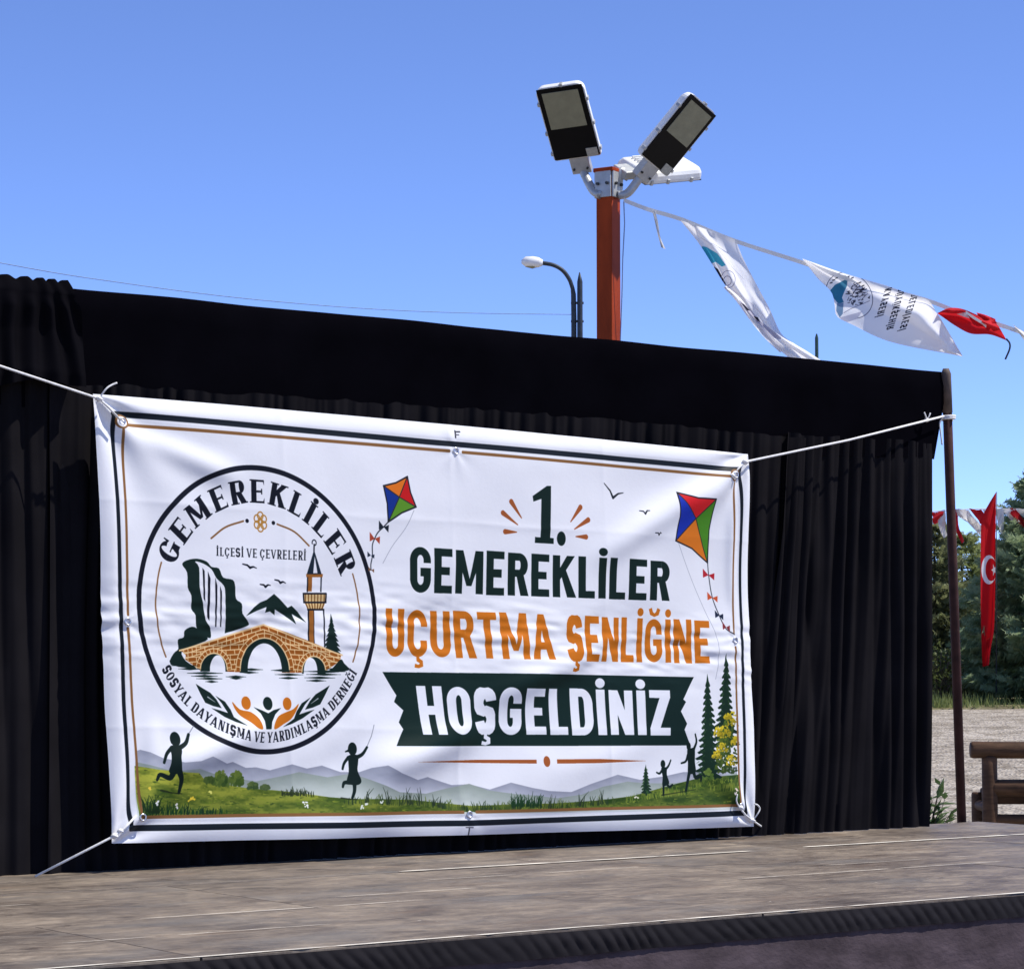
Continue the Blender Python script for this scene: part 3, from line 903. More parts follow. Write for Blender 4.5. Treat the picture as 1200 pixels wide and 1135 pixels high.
for px_ in np.arange(735, 862, 3.0):
    b_ = np.interp(px_, [g_[0] for g_ in grass], [g_[1] for g_ in grass])
    tuft(px_, b_ + rng.uniform(5, 5 + max(1, (px_-735)*0.13)), 4, rng.uniform(4, 9), [(84, 108, 34), (40, 66, 22), (120, 136, 48)][rng.integers(3)], 2.2)
for px_ in np.arange(332, 366, 3): tuft(px_, 930, 4, rng.uniform(4, 9), (40, 52, 28), 1.6)
for (px_, py_, c_) in ((245, 927, (232, 226, 110)), (222, 936, (240, 206, 60)), (226, 934, (240, 206, 60)), (206, 944, (230, 226, 214)), (181, 940, (232, 232, 226)), (173, 922, (230, 200, 70)), (359, 943, (240, 240, 236)), (357, 940, (240, 240, 236)), (421, 944, (226, 230, 214)), (425, 941, (226, 230, 214)), (443, 938, (226, 230, 214)), (745, 934, (232, 226, 200)), (858, 930, (236, 220, 210)), (860, 925, (236, 214, 200))):
    for _ in range(5):
        q = banner_T([(px_ + rng.normal(0, 1.1), py_ + rng.normal(0, 1.0))])[0]; cv.ell(q, rng.uniform(1.6, 3.4), rng.uniform(1.6, 3.0), c_, 0.95, 10)
# round bushes on the meadow
def bush(px_, py_, w, h, dark, light, n=60, sz=1.0):
    for k in range(n):
        a, r = rng.uniform(0, 6.28), math.sqrt(rng.uniform()); x = px_ + w*r*math.cos(a); y = py_ - abs(h*r*math.sin(a))
        lit = np.clip(0.5 + (py_ - y)/h*0.5 + (px_ - x)/w*0.2 + rng.normal(0, 0.15) - 0.2, 0, 1)
        col = np.array(dark)*(1-lit) + np.array(light)*lit
        q = banner_T([(x, y)])[0]; cv.ell(q, sz*rng.uniform(3, 7), sz*rng.uniform(3, 6.5), col, 0.9, 12)
bush(257, 919, 9, 17, (44, 70, 26), (118, 136, 52)); bush(276, 919, 9, 15, (44, 70, 26), (112, 130, 50))
bush(297, 923, 6, 7, (48, 70, 36), (98, 116, 58), 30); bush(312, 924, 6, 4, (52, 72, 40), (90, 108, 58), 20); bush(243, 916, 5, 6, (44, 66, 26), (90, 110, 46), 20)
# printed spruces and the yellow bush on the right
def print_spruce(px_, top, base, half, dark=(16, 42, 26), light=(58, 92, 44)):
    H_ = base - top
    cv.stroke(banner_T([(px_, base + 2), (px_, top)]), 7, dark, 1, 1)
    lv = max(8, int(H_/7.0))
    for k in range(lv):
        f = (k + 1)/lv; y = top + H_*f; st = H_/lv
        for sx in (-1, 1):
            wd = half*(0.10 + 0.90*f**0.9)*rng.uniform(0.82, 1.15)
            seg = [(px_, y - st*2.0), (px_ + sx*wd*0.45, y - st*0.75), (px_ + sx*wd, y - st*0.05), (px_ + sx*wd*0.86, y + st*0.22), (px_ + sx*wd*0.6, y + st*0.12), (px_ + sx*wd*0.45, y + st*0.4), (px_ + sx*wd*0.2, y + st*0.2), (px_, y + st*0.3)]
            cv.poly(banner_T(seg), dark)
        for _ in range(7):
            x = px_ + rng.uniform(-0.8, 0.55)*half*f; yy_ = y - st*rng.uniform(0, 0.8)
            cv.stroke(banner_T([(x, yy_), (x + rng.uniform(-3, 3), yy_ + 2)]), 3.5, light, 0.5, 1.0)
print_spruce(850, 772, 872, 15); print_spruce(828.5, 796, 910, 16); print_spruce(756.7, 898.5, 928, 7)
for (bx, by, bw, bh) in ((852, 905, 11, 34), (846, 905, 10, 24)): bush(bx, by, bw, bh+30, (22, 40, 14), (92, 112, 30), 240, 0.7)
for (bx, by, bw, bh) in ((857, 850, 6, 15), (848, 864, 7, 14), (841, 862, 5, 10), (845, 880, 6, 10), (855, 896, 6, 12), (838, 888, 5, 8), (860, 872, 4, 9), (852, 842, 4, 6)):
    bush(bx, by, bw*1.15, bh*1.1, (112, 100, 14), (232, 204, 40), 60, 0.55)
bush(827, 912, 6, 12, (60, 88, 28), (128, 148, 66), 26)

# --- frame lines
def pline(pts, w, col): cv.stroke(banner_T(pts), w, col)
DK = (18, 26, 34)
pline([(133, 484.5), (500, 519.5), (866, 551)], 14, DK); pline([(866, 551), (869, 700), (872, 952)], 9.5, DK)
pline([(872, 952), (548, 963), (151, 970)], 14.5, DK); pline([(151, 970), (143, 730), (133, 484.5)], 9.5, DK)
pline([(147, 498), (525, 530)], 8, GOLD); pline([(541, 531.5), (858, 559)], 8, GOLD)
pline([(859, 562), (860, 742)], 6.5, GOLD); pline([(861, 758), (865, 941)], 6.5, GOLD)
pline([(864, 943), (556, 950)], 8, GOLD); pline([(541, 950.3), (164, 957)], 8, GOLD)
pline([(163, 955), (151, 736)], 6.5, GOLD); pline([(150.5, 720), (144, 503)], 6.5, GOLD)
for q in ((143, 494), (857, 557)):
    p = banner_T([q])[0]; cv.ell(p, 19, 17, GOLD); cv.ell(p, 14, 12.5, WHITE)
# --- round emblem
L4 = banner_T([(163.5, 715), (439, 722), (297, 548.5), (315, 880.5)])
ec = np.array([(L4[0, 0] + L4[1, 0])/2, (L4[2, 1] + L4[3, 1])/2]); erx = (L4[1, 0]-L4[0, 0])/2; ery = (L4[2, 1]-L4[3, 1])/2
a = np.linspace(0, 2*math.pi, 160)
cv.stroke(np.c_[ec[0] + erx*np.cos(a), ec[1] + ery*np.sin(a)], 12.5, NAVY)
def e_angle(px_, py_):
    q = banner_T([(px_, py_)])[0]; return math.degrees(math.atan2((q[1]-ec[1])/ery, (q[0]-ec[0])/erx))
text_arc(cv, "GEMEREKLİLER", ec, erx*0.755, ery*0.755, e_angle(197, 651)+3, e_angle(403, 662)-4, 0.215, NAVY, gap=0.13, T=0.235, B=0.085, serif=True, W=1.45)
a0 = e_angle(192, 783); a1 = e_angle(417, 787)
text_arc(cv, "SOSYAL DAYANIŞMA VE YARDIMLAŞMA DERNEĞİ", ec, erx*0.935, ery*0.935, a0 % 360, a1 % 360, 0.078, NAVY, gap=0.15, inside=True, T=0.205, B=0.10, serif=True, W=1.3)
text_quad(cv, "İLÇESİ VE ÇEVRELERİ", [(253, 641), (358.5, 645.5), (358.5, 656.5), (253, 651)], NAVY, gap=0.14, T=0.17, B=0.09, serif=True, W=1.2)
for (p0, p1) in (((185.5, 657), (192, 771)), ((417, 671), (420, 779))):
    t0, t1 = e_angle(*p0), e_angle(*p1)
    if t0 > 0 and t1 < 0 and p0[0] < 300: t1 += 360
    aa = np.radians(np.linspace(t0, t1, 30)); k = 0.865
    cv.stroke(np.c_[ec[0] + erx*k*np.cos(aa), ec[1] + ery*k*np.sin(aa)], 4, GOLD)
z6 = zm(100, 440, 3.333)
cv.stroke(z6([tuple(p) for p in spline([(490, 635), (545, 592), (615, 568)], 6)]), 4.5, GOLD); cv.stroke(z6([tuple(p) for p in spline([(748, 580), (815, 610), (872, 664)], 6)]), 4.5, GOLD)
for q in ((630, 567), (733, 575)): cv.ell(z6([q])[0], 5, 5, NAVY)
fc = z6([(682, 571)])[0]
for k in range(6):
    t = math.radians(k*60 + 30); q = fc + np.array([math.cos(t)*11, math.sin(t)*15]); aa = np.linspace(0, 6.3, 18)
    cv.stroke(np.c_[q[0] + 8*np.cos(aa), q[1] + 9*np.sin(aa)], 3.4, (176, 124, 50))
aa = np.linspace(0, 6.3, 18); cv.stroke(np.c_[fc[0] + 7*np.cos(aa), fc[1] + 8*np.sin(aa)], 3.2, (176, 124, 50))
z = zm(190, 640, 5.217)
# waterfall cliff, mountain, minaret, tree, bridge
cv.poly(z(smooth_closed([(122, 110), (150, 85), (210, 75), (270, 92), (300, 125), (345, 135), (370, 190), (430, 205), (445, 250), (450, 320), (485, 350), (490, 410), (530, 465), (520, 487), (400, 527), (390, 505), (385, 300), (375, 240), (330, 195), (300, 140), (250, 105), (200, 92), (225, 130), (228, 250), (250, 350), (268, 450), (298, 500), (300, 560), (240, 530), (210, 490), (205, 420), (180, 380), (178, 300), (155, 250), (152, 160)], 3)), GREEN)
for p in ([(245, 130), (258, 150), (262, 340), (252, 318)], [(278, 152), (293, 195), (290, 455), (276, 430)], [(322, 190), (336, 240), (334, 492), (326, 492)], [(352, 240), (364, 275), (364, 492), (357, 492)]):
    cv.poly(z(p), NAVY)
cv.poly(z(smooth_closed([(58, 722), (75, 655), (105, 625), (100, 570), (135, 555), (140, 515), (185, 490), (230, 512), (285, 565), (210, 602), (125, 640), (150, 700), (215, 745)], 3)), GREEN)
cv.poly(z([(512, 425), (560, 372), (600, 342), (640, 326), (685, 290), (720, 322), (770, 375), (795, 362), (835, 400), (880, 465), (800, 412), (820, 475), (750, 420), (690, 385), (692, 420), (660, 397), (630, 405), (638, 370), (580, 392)]), GREEN)
for (A, B_, C_) in (((490, 108), (535, 130), (575, 133)), ((598, 232), (630, 247), (662, 238)), ((688, 204), (722, 222), (754, 224))):
    cv.stroke(z([A, ((A[0]+B_[0])/2+6, (A[1]+B_[1])/2-4), B_]), 3, NAVY, 1, 6); cv.stroke(z([B_, ((C_[0]+B_[0])/2, (C_[1]+B_[1])/2-7), C_]), 6, NAVY, 1, 2)
MIN = (112, 66, 22)
cv.poly(z([(897, 385), (992, 385), (992, 612), (897, 600)]), WHITE); cv.poly(z([(897, 385), (930, 385), (930, 610), (897, 590)]), (150, 92, 34))
cv.stroke(z([(897, 385), (897, 590)]), 4, NAVY); cv.stroke(z([(992, 385), (992, 612)]), 4, NAVY); cv.stroke(z([(930, 390), (930, 605)]), 2, NAVY)
cv.poly(z([(870, 290), (1005, 290), (1003, 342), (985, 385), (895, 385), (872, 342)]), (206, 176, 120))
for xx in np.linspace(880, 995, 7): cv.stroke(z([(xx, 292), (xx, 338)]), 3, MIN); cv.stroke(z([(xx, 345), (936 + (xx-936)*0.75, 382)]), 3.5, MIN)
for (A, B_) in (((868, 288), (1007, 288)), ((870, 342), (1005, 342)), ((893, 386), (988, 386)), ((868, 288), (871, 340)), ((1007, 288), (1004, 340))): cv.stroke(z([A, B_]), 4.5, NAVY)
cv.poly(z([(892, 178), (976, 178), (976, 275), (892, 275)]), WHITE); cv.poly(z([(892, 178), (920, 178), (920, 275), (892, 275)]), (150, 92, 34))
cv.stroke(z([(892, 180), (892, 275)]), 4, NAVY); cv.stroke(z([(976, 180), (976, 275)]), 4, NAVY)
cv.poly(z([(882, 168), (986, 168), (984, 188), (884, 188)]), (150, 92, 34))
cv.poly(z([(927, 20), (978, 170), (886, 170)]), (22, 36, 48)); cv.poly(z([(932, 60), (952, 163), (926, 163)]), WHITE); cv.stroke(z([(927, 30), (927, -12)]), 4, NAVY)
aa = np.radians(np.linspace(-60, 200, 14)); tip = z([(927, -22)])[0]; cv.stroke(np.c_[tip[0]+6*np.cos(aa), tip[1]+7*np.sin(aa)], 3, NAVY)
H_ = [(1035, 410)]
for k in range(7):
    y = 450 + k*30; w_ = 10 + k*8; H_ += [(1035 + w_, y + 12), (1035 + w_*0.6, y + 8)]
cv.poly(z(H_ + [(1090, 655), (1000, 650)] + [(2070 - x, y) for x, y in reversed(H_[1:])]), GREEN)
br = [(118, 634), (370, 556), (560, 497), (625, 476), (690, 497), (880, 570), (1092, 662), (1085, 700), (1005, 755), (1000, 770), (780, 772), (470, 768), (240, 758), (145, 690), (150, 665)]
brT = z(br); bm = cv.full_mask([brT])
cv.poly(brT, (146, 80, 20))
cream = (226, 192, 138)
def on_arch(x):   # bridge crown line
    return np.interp(x, [118, 625, 1092], [634, 476, 662])
for k in range(1, 13):
    off = k*30.0
    xs_ = np.linspace(100, 1110, 30); cv.stroke(z([(x, on_arch(x) + off if off < 61 else 500 + off*1.0 + abs(x-625)*0.06) for x in xs_]), 2.3, cream, 1, None, bm)
for k in range(1, 10):
    for j, x in enumerate(np.arange(110 + (k % 2)*26, 1110, 52)):
        y0_ = on_arch(x) + (k-1)*30 if k < 3 else 500 + (k-1)*30.0 + abs(x-625)*0.06
        cv.stroke(z([(x, y0_), (x + 2, y0_ + 30)]), 2.1, cream, 1, None, bm)
cv.stroke(np.vstack([z([(x, on_arch(x) + 2) for x in np.linspace(112, 1098, 24)])]), 4.0, cream)
def arch(cx, cy, rx, ry, ix, iw, ih):
    a = np.linspace(0, math.pi, 24)
    ring = [(cx + (rx+26)*math.cos(t), cy - (ry+28)*math.sin(t)) for t in a]
    cv.poly(z(ring), (146, 80, 20), 1, bm); cv.stroke(z(ring), 2.3, cream, 1, None, bm)
    for t in np.linspace(0.1, math.pi-0.1, 13): cv.stroke(z([(cx + rx*math.cos(t), cy - ry*math.sin(t)), (cx + (rx+26)*math.cos(t), cy - (ry+28)*math.sin(t))]), 2.1, cream, 1, None, bm)
    cv.poly(z([(cx + rx*math.cos(t), cy - ry*math.sin(t)) for t in a] + [(cx - rx, cy+12), (cx + rx, cy+12)]), GREEN)
    cv.stroke(z([(cx + rx*math.cos(t), cy - ry*math.sin(t)) for t in a]), 3.2, cream)
    cv.poly(z([(ix + iw*math.cos(t), cy - ih*math.sin(t)) for t in a] + [(ix - iw, cy+14), (ix + iw, cy+14)]), WHITE)
arch(630, 757, 148, 198, 630, 103, 165); arch(322, 752, 82, 100, 346, 47, 88); arch(925, 765, 72, 94, 905, 41, 86)
for (x0, x1, y) in ((62, 225, 728), (105, 245, 748), (160, 375, 774), (185, 345, 792), (215, 372, 808), (270, 345, 826), (478, 618, 752), (478, 590, 770), (395, 515, 796), (420, 490, 806), (668, 800, 757), (690, 860, 783), (715, 825, 804), (865, 1120, 764), (880, 1090, 782), (868, 1055, 802), (880, 1000, 820), (1000, 1130, 748)):
    cv.stroke(z([(x0, y), ((x0+x1)/2, y), (x1, y+1)]), 1, GREEN, 1, 1); m_ = (x0+x1)/2
    cv.poly(z([(x0, y), (m_, y-8), (x1, y+1), (m_, y+8)]), GREEN)
cv.poly(z(smooth_closed([(1000, 772), (1040, 742), (1088, 690), (1110, 715), (1138, 757)], 3)), GREEN)
zb = zm(220, 790, 6.667)
def mir(pts, dy=12): return [(1178 - x, y + dy) for x, y in pts]
lf1 = [(70, 72), (120, 105), (180, 142), (225, 195), (262, 262), (200, 246), (140, 220), (105, 150)]
lf2 = [(218, 165), (290, 212), (330, 275), (350, 332), (442, 398), (360, 370), (280, 330), (185, 262), (250, 280), (308, 300), (265, 225)]
for lf in (lf1, lf2): cv.poly(zb(lf), GREEN); cv.poly(zb(mir(lf)), GREEN)
cv.stroke(zb([(160, 175), (215, 215)]), 3, WHITE, 0.7, 1); cv.stroke(zb(mir([(160, 175), (215, 215)])), 3, WHITE, 0.7, 1)
cv.poly(zb(smooth_closed([(345, 212), (400, 272), (480, 292), (540, 348), (562, 422), (522, 418), (470, 372), (400, 322), (362, 268)], 3)), ORANGE)
cv.poly(zb(smooth_closed([(864, 228), (842, 290), (800, 350), (740, 388), (685, 422), (660, 422), (668, 376), (702, 322), (770, 290), (822, 268)], 3)), ORANGE)
cv.poly(zb([(505, 253), (570, 280), (615, 302), (660, 277), (722, 260), (672, 310), (642, 370), (636, 426), (588, 426), (580, 360), (555, 302)]), GREEN)
cv.ell(zb([(450, 222)])[0], 13, 16, ORANGE); cv.ell(zb([(617, 226)])[0], 13.5, 16, GREEN); cv.ell(zb([(770, 228)])[0], 12.5, 15.5, ORANGE)
# --- headline lettering
one = zm(420, 480, 4.054)
cv.poly(one([(820, 412), (888, 365), (908, 365), (908, 608), (925, 610), (926, 637), (836, 632), (836, 604), (862, 606), (862, 425), (824, 438)]), GREEN)
cv.ell(one([(961, 612)])[0], 15, 19, GREEN)
for (A, B_) in (((720, 438), (770, 514)), ((682, 490), (752, 546)), ((694, 579), (748, 581)), ((1050, 464), (1004, 532)), ((1088, 523), (1022, 567)), ((1078, 604), (1030, 602))):
    cv.stroke(one([A, B_]), 14, COPPER, 1, 3)
text_quad(cv, "GEMEREKLİLER", [(480, 640.5), (785, 657.5), (785, 704), (481, 693.5)], GREEN, gap=0.085, jit=0.012, T=0.175, B=0.175)
text_quad(cv, "UÇURTMA", [(452, 712.5), (646, 720), (650, 772.5), (454, 769)], ORANGE, gap=0.085, jit=0.012, T=0.165, B=0.165)
text_quad(cv, "ŞENLİĞİNE", [(664, 721), (832, 727), (832, 777), (664, 774)], ORANGE, gap=0.085, jit=0.012, T=0.165, B=0.165)
cv.poly(banner_T([(450, 787), (630, 789), (813, 793), (800, 819), (803, 822), (797, 833), (804, 847.5), (801, 854.5), (808, 873), (630, 873.5), (462, 873.5), (472, 854), (468, 846), (474, 832), (464, 822), (467, 814.5)]), (10, 34, 29))
text_quad(cv, "HOŞGELDİNİZ", [(489.5, 803.5), (785, 809), (785, 861), (493, 860)], (226, 227, 230), gap=0.085, jit=0.012, T=0.19, B=0.175)
cv.poly(banner_T([(483, 892), (560, 889.7), (626, 889.4), (626, 894), (560, 893.4)]), COPPER); cv.poly(banner_T([(758, 891), (700, 888.6), (649.5, 889), (649.5, 894), (700, 893.4)]), COPPER)
cv.ell(banner_T([(637.8, 891.5)])[0], 11, 14, COPPER)
# --- kites and birds
def kite(zf, pts, cen, cols, tail, bows, string):
    names = list(pts)
    def cur(a_, b_): return [a_, ((a_[0]+b_[0])/2 + (cen[0]-(a_[0]+b_[0])/2)*0.10, (a_[1]+b_[1])/2 + (cen[1]-(a_[1]+b_[1])/2)*0.10), b_]
    for i in range(4):
        a_, b_ = pts[i], pts[(i+1) % 4]
        cv.poly(zf(cur(a_, b_) + [cen]), cols[i])
    for i in range(4): cv.stroke(zf(cur(pts[i], pts[(i+1) % 4])), 4.0, (24, 26, 34)); cv.stroke(zf([pts[i], cen]), 3.0, (40, 40, 40))
    cv.stroke(zf([tuple(p) for p in spline(tail, 5)]), 3.2, (44, 48, 56))
    for (bx, by, sx, sy, c_) in bows:
        cv.poly(zf([(bx, by), (bx - sx, by - sy*0.9 - sx*0.35), (bx - sx*0.95, by + sy*0.5)]), c_); cv.poly(zf([(bx, by), (bx + sx, by - sy*0.4), (bx + sx*0.95, by + sy*1.0)]), c_)
    cv.stroke(zf([tuple(p) for p in spline(string, 5)]), 1.8, (150, 152, 160), 0.8)
zk = zm(420, 540, 8.11)
kite(zk, [(460, 155), (540, 437), (275, 580), (232, 240)], (382, 345), [(190, 22, 22), (86, 138, 34), (14, 46, 126), (214, 110, 26)], [(275, 580), (235, 625), (180, 680), (150, 740), (130, 800), (132, 900), (120, 980), (122, 1035)],
     [(235, 628, 48, 52, (20, 28, 40)), (152, 738, 50, 52, (164, 66, 42)), (118, 898, 34, 30, (30, 40, 56)), (124, 1035, 28, 26, (120, 84, 60))], [(520, 470), (440, 640), (320, 810), (235, 970)])
zk = zm(680, 500, 4.367)
kite(zk, [(483, 338), (675, 372), (662, 695), (482, 583)], (580, 470), [(206, 30, 34), (70, 132, 30), (214, 116, 28), (24, 50, 160)], [(662, 695), (668, 760), (685, 870), (715, 960), (745, 1030), (790, 1062)],
     [(667, 758, 30, 26, (176, 34, 44)), (686, 874, 26, 24, (200, 84, 44)), (716, 965, 20, 24, (24, 34, 56)), (748, 1025, 18, 26, (130, 48, 50))], [(498, 595), (560, 740), (650, 950), (700, 1080), (705, 1190), (690, 1290)])
for (A, B_, C_, w_) in (((118, 292), (165, 365), (218, 340), 7), ((295, 430), (320, 446), (343, 430), 5), ((368, 543), (390, 554), (402, 545), 4)):
    cv.stroke(zk([A, ((A[0]*0.4+B_[0]*0.6) + 4, (A[1]*0.4+B_[1]*0.6) - 6), B_]), 2.5, (30, 34, 40), 1, w_); cv.stroke(zk([B_, ((C_[0]+B_[0])/2, (C_[1]+B_[1])/2 - 8), C_]), w_, (30, 34, 40), 1, 2)
# --- running figures (flat silhouettes printed on the sheet)
FIG = (9, 28, 24)
def figure(zf, head, body, limbs, string=None, extra=None):
    q = zf([head[0]])[0]; cv.ell(q, head[1], head[2], FIG)
    cv.poly(zf(smooth_closed(body, 4)), FIG)
    for pts, w0, w1 in limbs: cv.stroke(zf([tuple(p) for p in spline(pts, 4)]), w0, FIG, 1, w1)
    if string: cv.stroke(zf(string), 2.0, (120, 122, 130), 0.9)
    if extra: cv.stroke(zf(extra), 7, FIG, 1, 3)
zf = zm(150, 830, 6.0)
figure(zf, ((328, 213), 13.5, 17), [(288, 268), (320, 255), (356, 262), (362, 295), (352, 340), (352, 400), (350, 445), (300, 458), (268, 440), (285, 380), (292, 320)],
       [([(345, 278), (395, 240), (420, 180)], 11, 7), ([(298, 275), (262, 318), (240, 378)], 9, 6.5), ([(300, 440), (275, 485), (212, 462), (190, 498)], 15, 7), ([(335, 435), (357, 500), (347, 588)], 16, 8)], [(425, 172), (458, 120)], [(305, 205), (302, 240)])
cv.stroke(zf([(215, 572), (290, 588), (370, 596)]), 5, (24, 34, 14), 0.8, 2)
zf = zm(400, 850, 5.0)
figure(zf, ((70, 135), 13, 16), [(45, 178), (72, 168), (100, 175), (98, 215), (92, 262), (108, 322), (82, 345), (30, 332), (44, 270), (46, 215)],
       [([(92, 185), (125, 165), (152, 125)], 10, 6), ([(46, 185), (22, 220), (12, 252)], 8, 6), ([(70, 335), (66, 380), (52, 418)], 11, 7), ([(45, 330), (15, 332), (5, 356)], 11, 6)], [(153, 120), (180, 60), (197, -5)], [(50, 145), (30, 152)])
cv.stroke(zf([(-10, 420), (40, 426), (80, 428)]), 4, (24, 34, 14), 0.8, 2)
zf = zm(730, 760, 5.16)
figure(zf, ((241, 695), 8.5, 11), [(230, 722), (248, 714), (264, 720), (264, 760), (275, 812), (236, 826), (238, 770)],
       [([(258, 726), (275, 705), (288, 672)], 7, 4.5), ([(234, 735), (220, 752), (203, 746)], 7, 4.5), ([(242, 815), (240, 850), (238, 880)], 8, 6), ([(262, 815), (276, 832), (294, 820)], 8, 6)])
figure(zf, ((392, 588), 7.5, 11), [(384, 608), (405, 600), (427, 602), (428, 680), (432, 745), (390, 750), (388, 690)],
       [([(422, 605), (437, 560), (430, 515)], 8, 5), ([(388, 640), (376, 678), (350, 690)], 8, 5), ([(397, 740), (384, 800), (372, 856)], 11, 7), ([(420, 740), (432, 778), (462, 770), (462, 795)], 11, 6)])
cv.stroke(zf([(228, 882), (300, 870), (430, 848)]), 4, (24, 34, 14), 0.7, 2)
# tiny printed marks in the margin
cv.stroke(banner_T([(533, 507), (533, 514.5)]), 5, (60, 60, 66)); cv.stroke(banner_T([(533, 508), (538.5, 508)]), 4, (60, 60, 66)); cv.stroke(banner_T([(533, 511.5), (537, 511.5)]), 3, (90, 90, 96))
cv.stroke(banner_T([(548, 968), (548, 976)]), 4, (70, 70, 76)); cv.stroke(banner_T([(544, 968), (552, 968)]), 3, (110, 110, 116))
IMG_BANNER = cv.image("banner_print")

# ------------------------------------------------------------------ banner cloth
M_BANNER = print_mat("banner_vinyl", IMG_BANNER, 0.55, 0.12)
nu, nv = 420, 230
u = np.linspace(0, 1, nu); v = np.linspace(0, 1, nv)
Vv, Uu = np.meshgrid(v, u, indexing='ij')
def bst(px_, py_):
    q = banner_T([(px_, py_)])[0]; return (q[0]/BW*4.0, q[1]/BH*2.03)
BEYES = [bst(533, 530), bst(548, 953), bst(150, 728), bst(861, 750)]
BFOLDS = [(bst(180, 905), bst(330, 838), 0.030, 0.075), (bst(425, 905), bst(570, 848), 0.034, 0.085), (bst(560, 820), bst(735, 745), 0.024, 0.07), (bst(850, 566), bst(690, 655), 0.028, 0.075),
          (bst(150, 503), bst(285, 560), 0.022, 0.06), (bst(165, 950), bst(178, 835), 0.012, 0.05), (bst(330, 900), bst(460, 820), 0.012, 0.09), (bst(858, 590), bst(862, 720), 0.008, 0.03), (bst(640, 905), bst(790, 860), 0.008, 0.08)]
def banner_point(U_, V_):
    XZ = bBL*((1-U_)*(1-V_))[..., None] + bBR*(U_*(1-V_))[..., None] + bTL*((1-U_)*V_)[..., None] + bTR*(U_*V_)[..., None]
    s = U_*4.0; t = V_*2.03
    d = np.zeros_like(U_)
    for (cx, cy, a0, k, A, ln) in ((0, 2.03, -math.pi/4, 9, 0.022, 0.42), (4.0, 2.03, -3*math.pi/4, 8, 0.026, 0.55), (4.0, 0, 3*math.pi/4, 9, 0.016, 0.35), (0, 0, math.pi/4, 8, 0.022, 0.45)):
        r = np.hypot(s-cx, t-cy); an = np.arctan2(t-cy, s-cx) - a0
        d += A*np.cos(k*an + 0.6)*np.exp(-r/ln)*np.clip(r/0.12, 0, 1)*np.exp(-(an/0.9)**2)
    # long soft folds pulled from the lower left to the upper right
    nx, ny = -math.sin(math.radians(30)), math.cos(math.radians(30))
    w = s*nx + t*ny
    warp = 0.12*vnoise(s*0.9, t*0.9, 101)
    low = np.clip(1.15 - t/1.35, 0, 1)
    d += 0.017*low*np.sin(2*math.pi*(w + warp)/0.62 + 0.4)*np.clip(0.35 + 0.65*np.sin(math.pi*np.clip((s-0.1)/3.2, 0, 1)), 0, 1)
    d += 0.010*np.sin(2*math.pi*(w*0.6 + s*0.25 + warp)/0.9 + 2.0)
    for (A_, B_2, hgt, wid) in BFOLDS:
        ax, ay = A_; bx, by = B_2; L2 = math.hypot(bx-ax, by-ay); tx_, ty_ = (bx-ax)/L2, (by-ay)/L2
        al = (s-ax)*tx_ + (t-ay)*ty_; pe = -(s-ax)*ty_ + (t-ay)*tx_ + 0.02*np.sin(al*4)
        d += hgt*np.exp(-(pe/wid)**2)*np.exp(-((al/L2-0.5)/0.42)**4)
    d += 0.011*vnoise(s*1.6, t*2.2, 102) + 0.0025*vnoise(s*4.2, t*5.0, 103)
    # creases left by folding: a band of small crumples across the middle
    cr = vnoise(s*5.5 + t*6, t*26 - s*1.5, 104) * vnoise(s*2.0, t*3.0, 105)
    band = np.exp(-((t - 0.98 - 0.05*np.sin(s*1.3))/0.16)**2)
    d += 0.012*band*cr + 0.0034*band*vnoise(s*11 + t*8, t*38, 106) + 0.0018*vnoise(s*7.0, t*9.0, 108)*np.abs(vnoise(s*1.2, t*1.4, 109))
    edge_v = np.exp(-((t-1.0)/0.10)**2)*(np.exp(-s/0.10) + np.exp(-(4.0-s)/0.10))
    d += 0.004*edge_v*np.sin(t*70)
    for (ex_, ey_) in BEYES:
        r = np.hypot(s-ex_, t-ey_); an = np.arctan2(t-ey_, s-ex_)
        d += 0.0026*np.cos(6*an + 1.0)*np.exp(-r/0.09)*np.clip(r/0.02, 0, 1)
    for xc in (0.99, 1.98, 2.97): d += 0.0032*np.exp(-np.abs(s - xc - 0.004*np.sin(t*9))/0.022)*(0.6 + 0.4*vnoise(t*3, t*0, 110))
    for tc_ in (0.52, 1.04, 1.55): d += 0.0030*np.exp(-np.abs(t - tc_ - 0.004*np.sin(s*7))/0.020)*(0.6 + 0.4*vnoise(s*2, s*0, 111))
    # margins roll back a little
    mrg = np.minimum(np.minimum(s, 4.0-s), np.minimum(t, 2.03-t))
    d += -0.016*np.clip(1 - mrg/0.085, 0, 1)**2
    d += -0.003*np.exp(-((mrg-0.085)/0.012)**2)
    Y = BAN_Y - d
    ex = 0.006*vnoise(t*3.0, t*0, 107)*np.where(U_ > 0.5, 1, -1)*np.clip(np.abs(U_-0.5)*2-0.8, 0, 1)*5
    ez = 0.010*np.sin(U_*math.pi)*np.clip((V_-0.8)*5, 0, 1) - 0.004*np.sin(U_*math.pi)*np.clip((0.2-V_)*5, 0, 1)
    return np.stack([XZ[..., 0] + ex, Y, XZ[..., 1] + ez], -1)
banner = empty("event_banner", ((bBL[0]+bBR[0])/2, BAN_Y, (bBL[1]+bBR[1])/2), "large white printed festival banner with round bridge emblem, tied in front of the black curtains", "banner")
MB().grid(banner_point(Uu, Vv), np.stack([Uu, Vv], -1)).build("printed_sheet", M_BANNER, banner, smooth=True)
M_EYE = simple("nickel_eyelet", (0.62, 0.62, 0.64), 0.3, 0.9, var=0.1)
M_CORD = simple("white_cord", (0.72, 0.71, 0.68), 0.85, 0.0, var=0.15, scale=40, bmp=0.5, dist=0.002)
EYES = [(143, 494), (533, 530), (857, 557), (150, 728), (861, 750), (164, 957), (548, 953), (866, 944)]
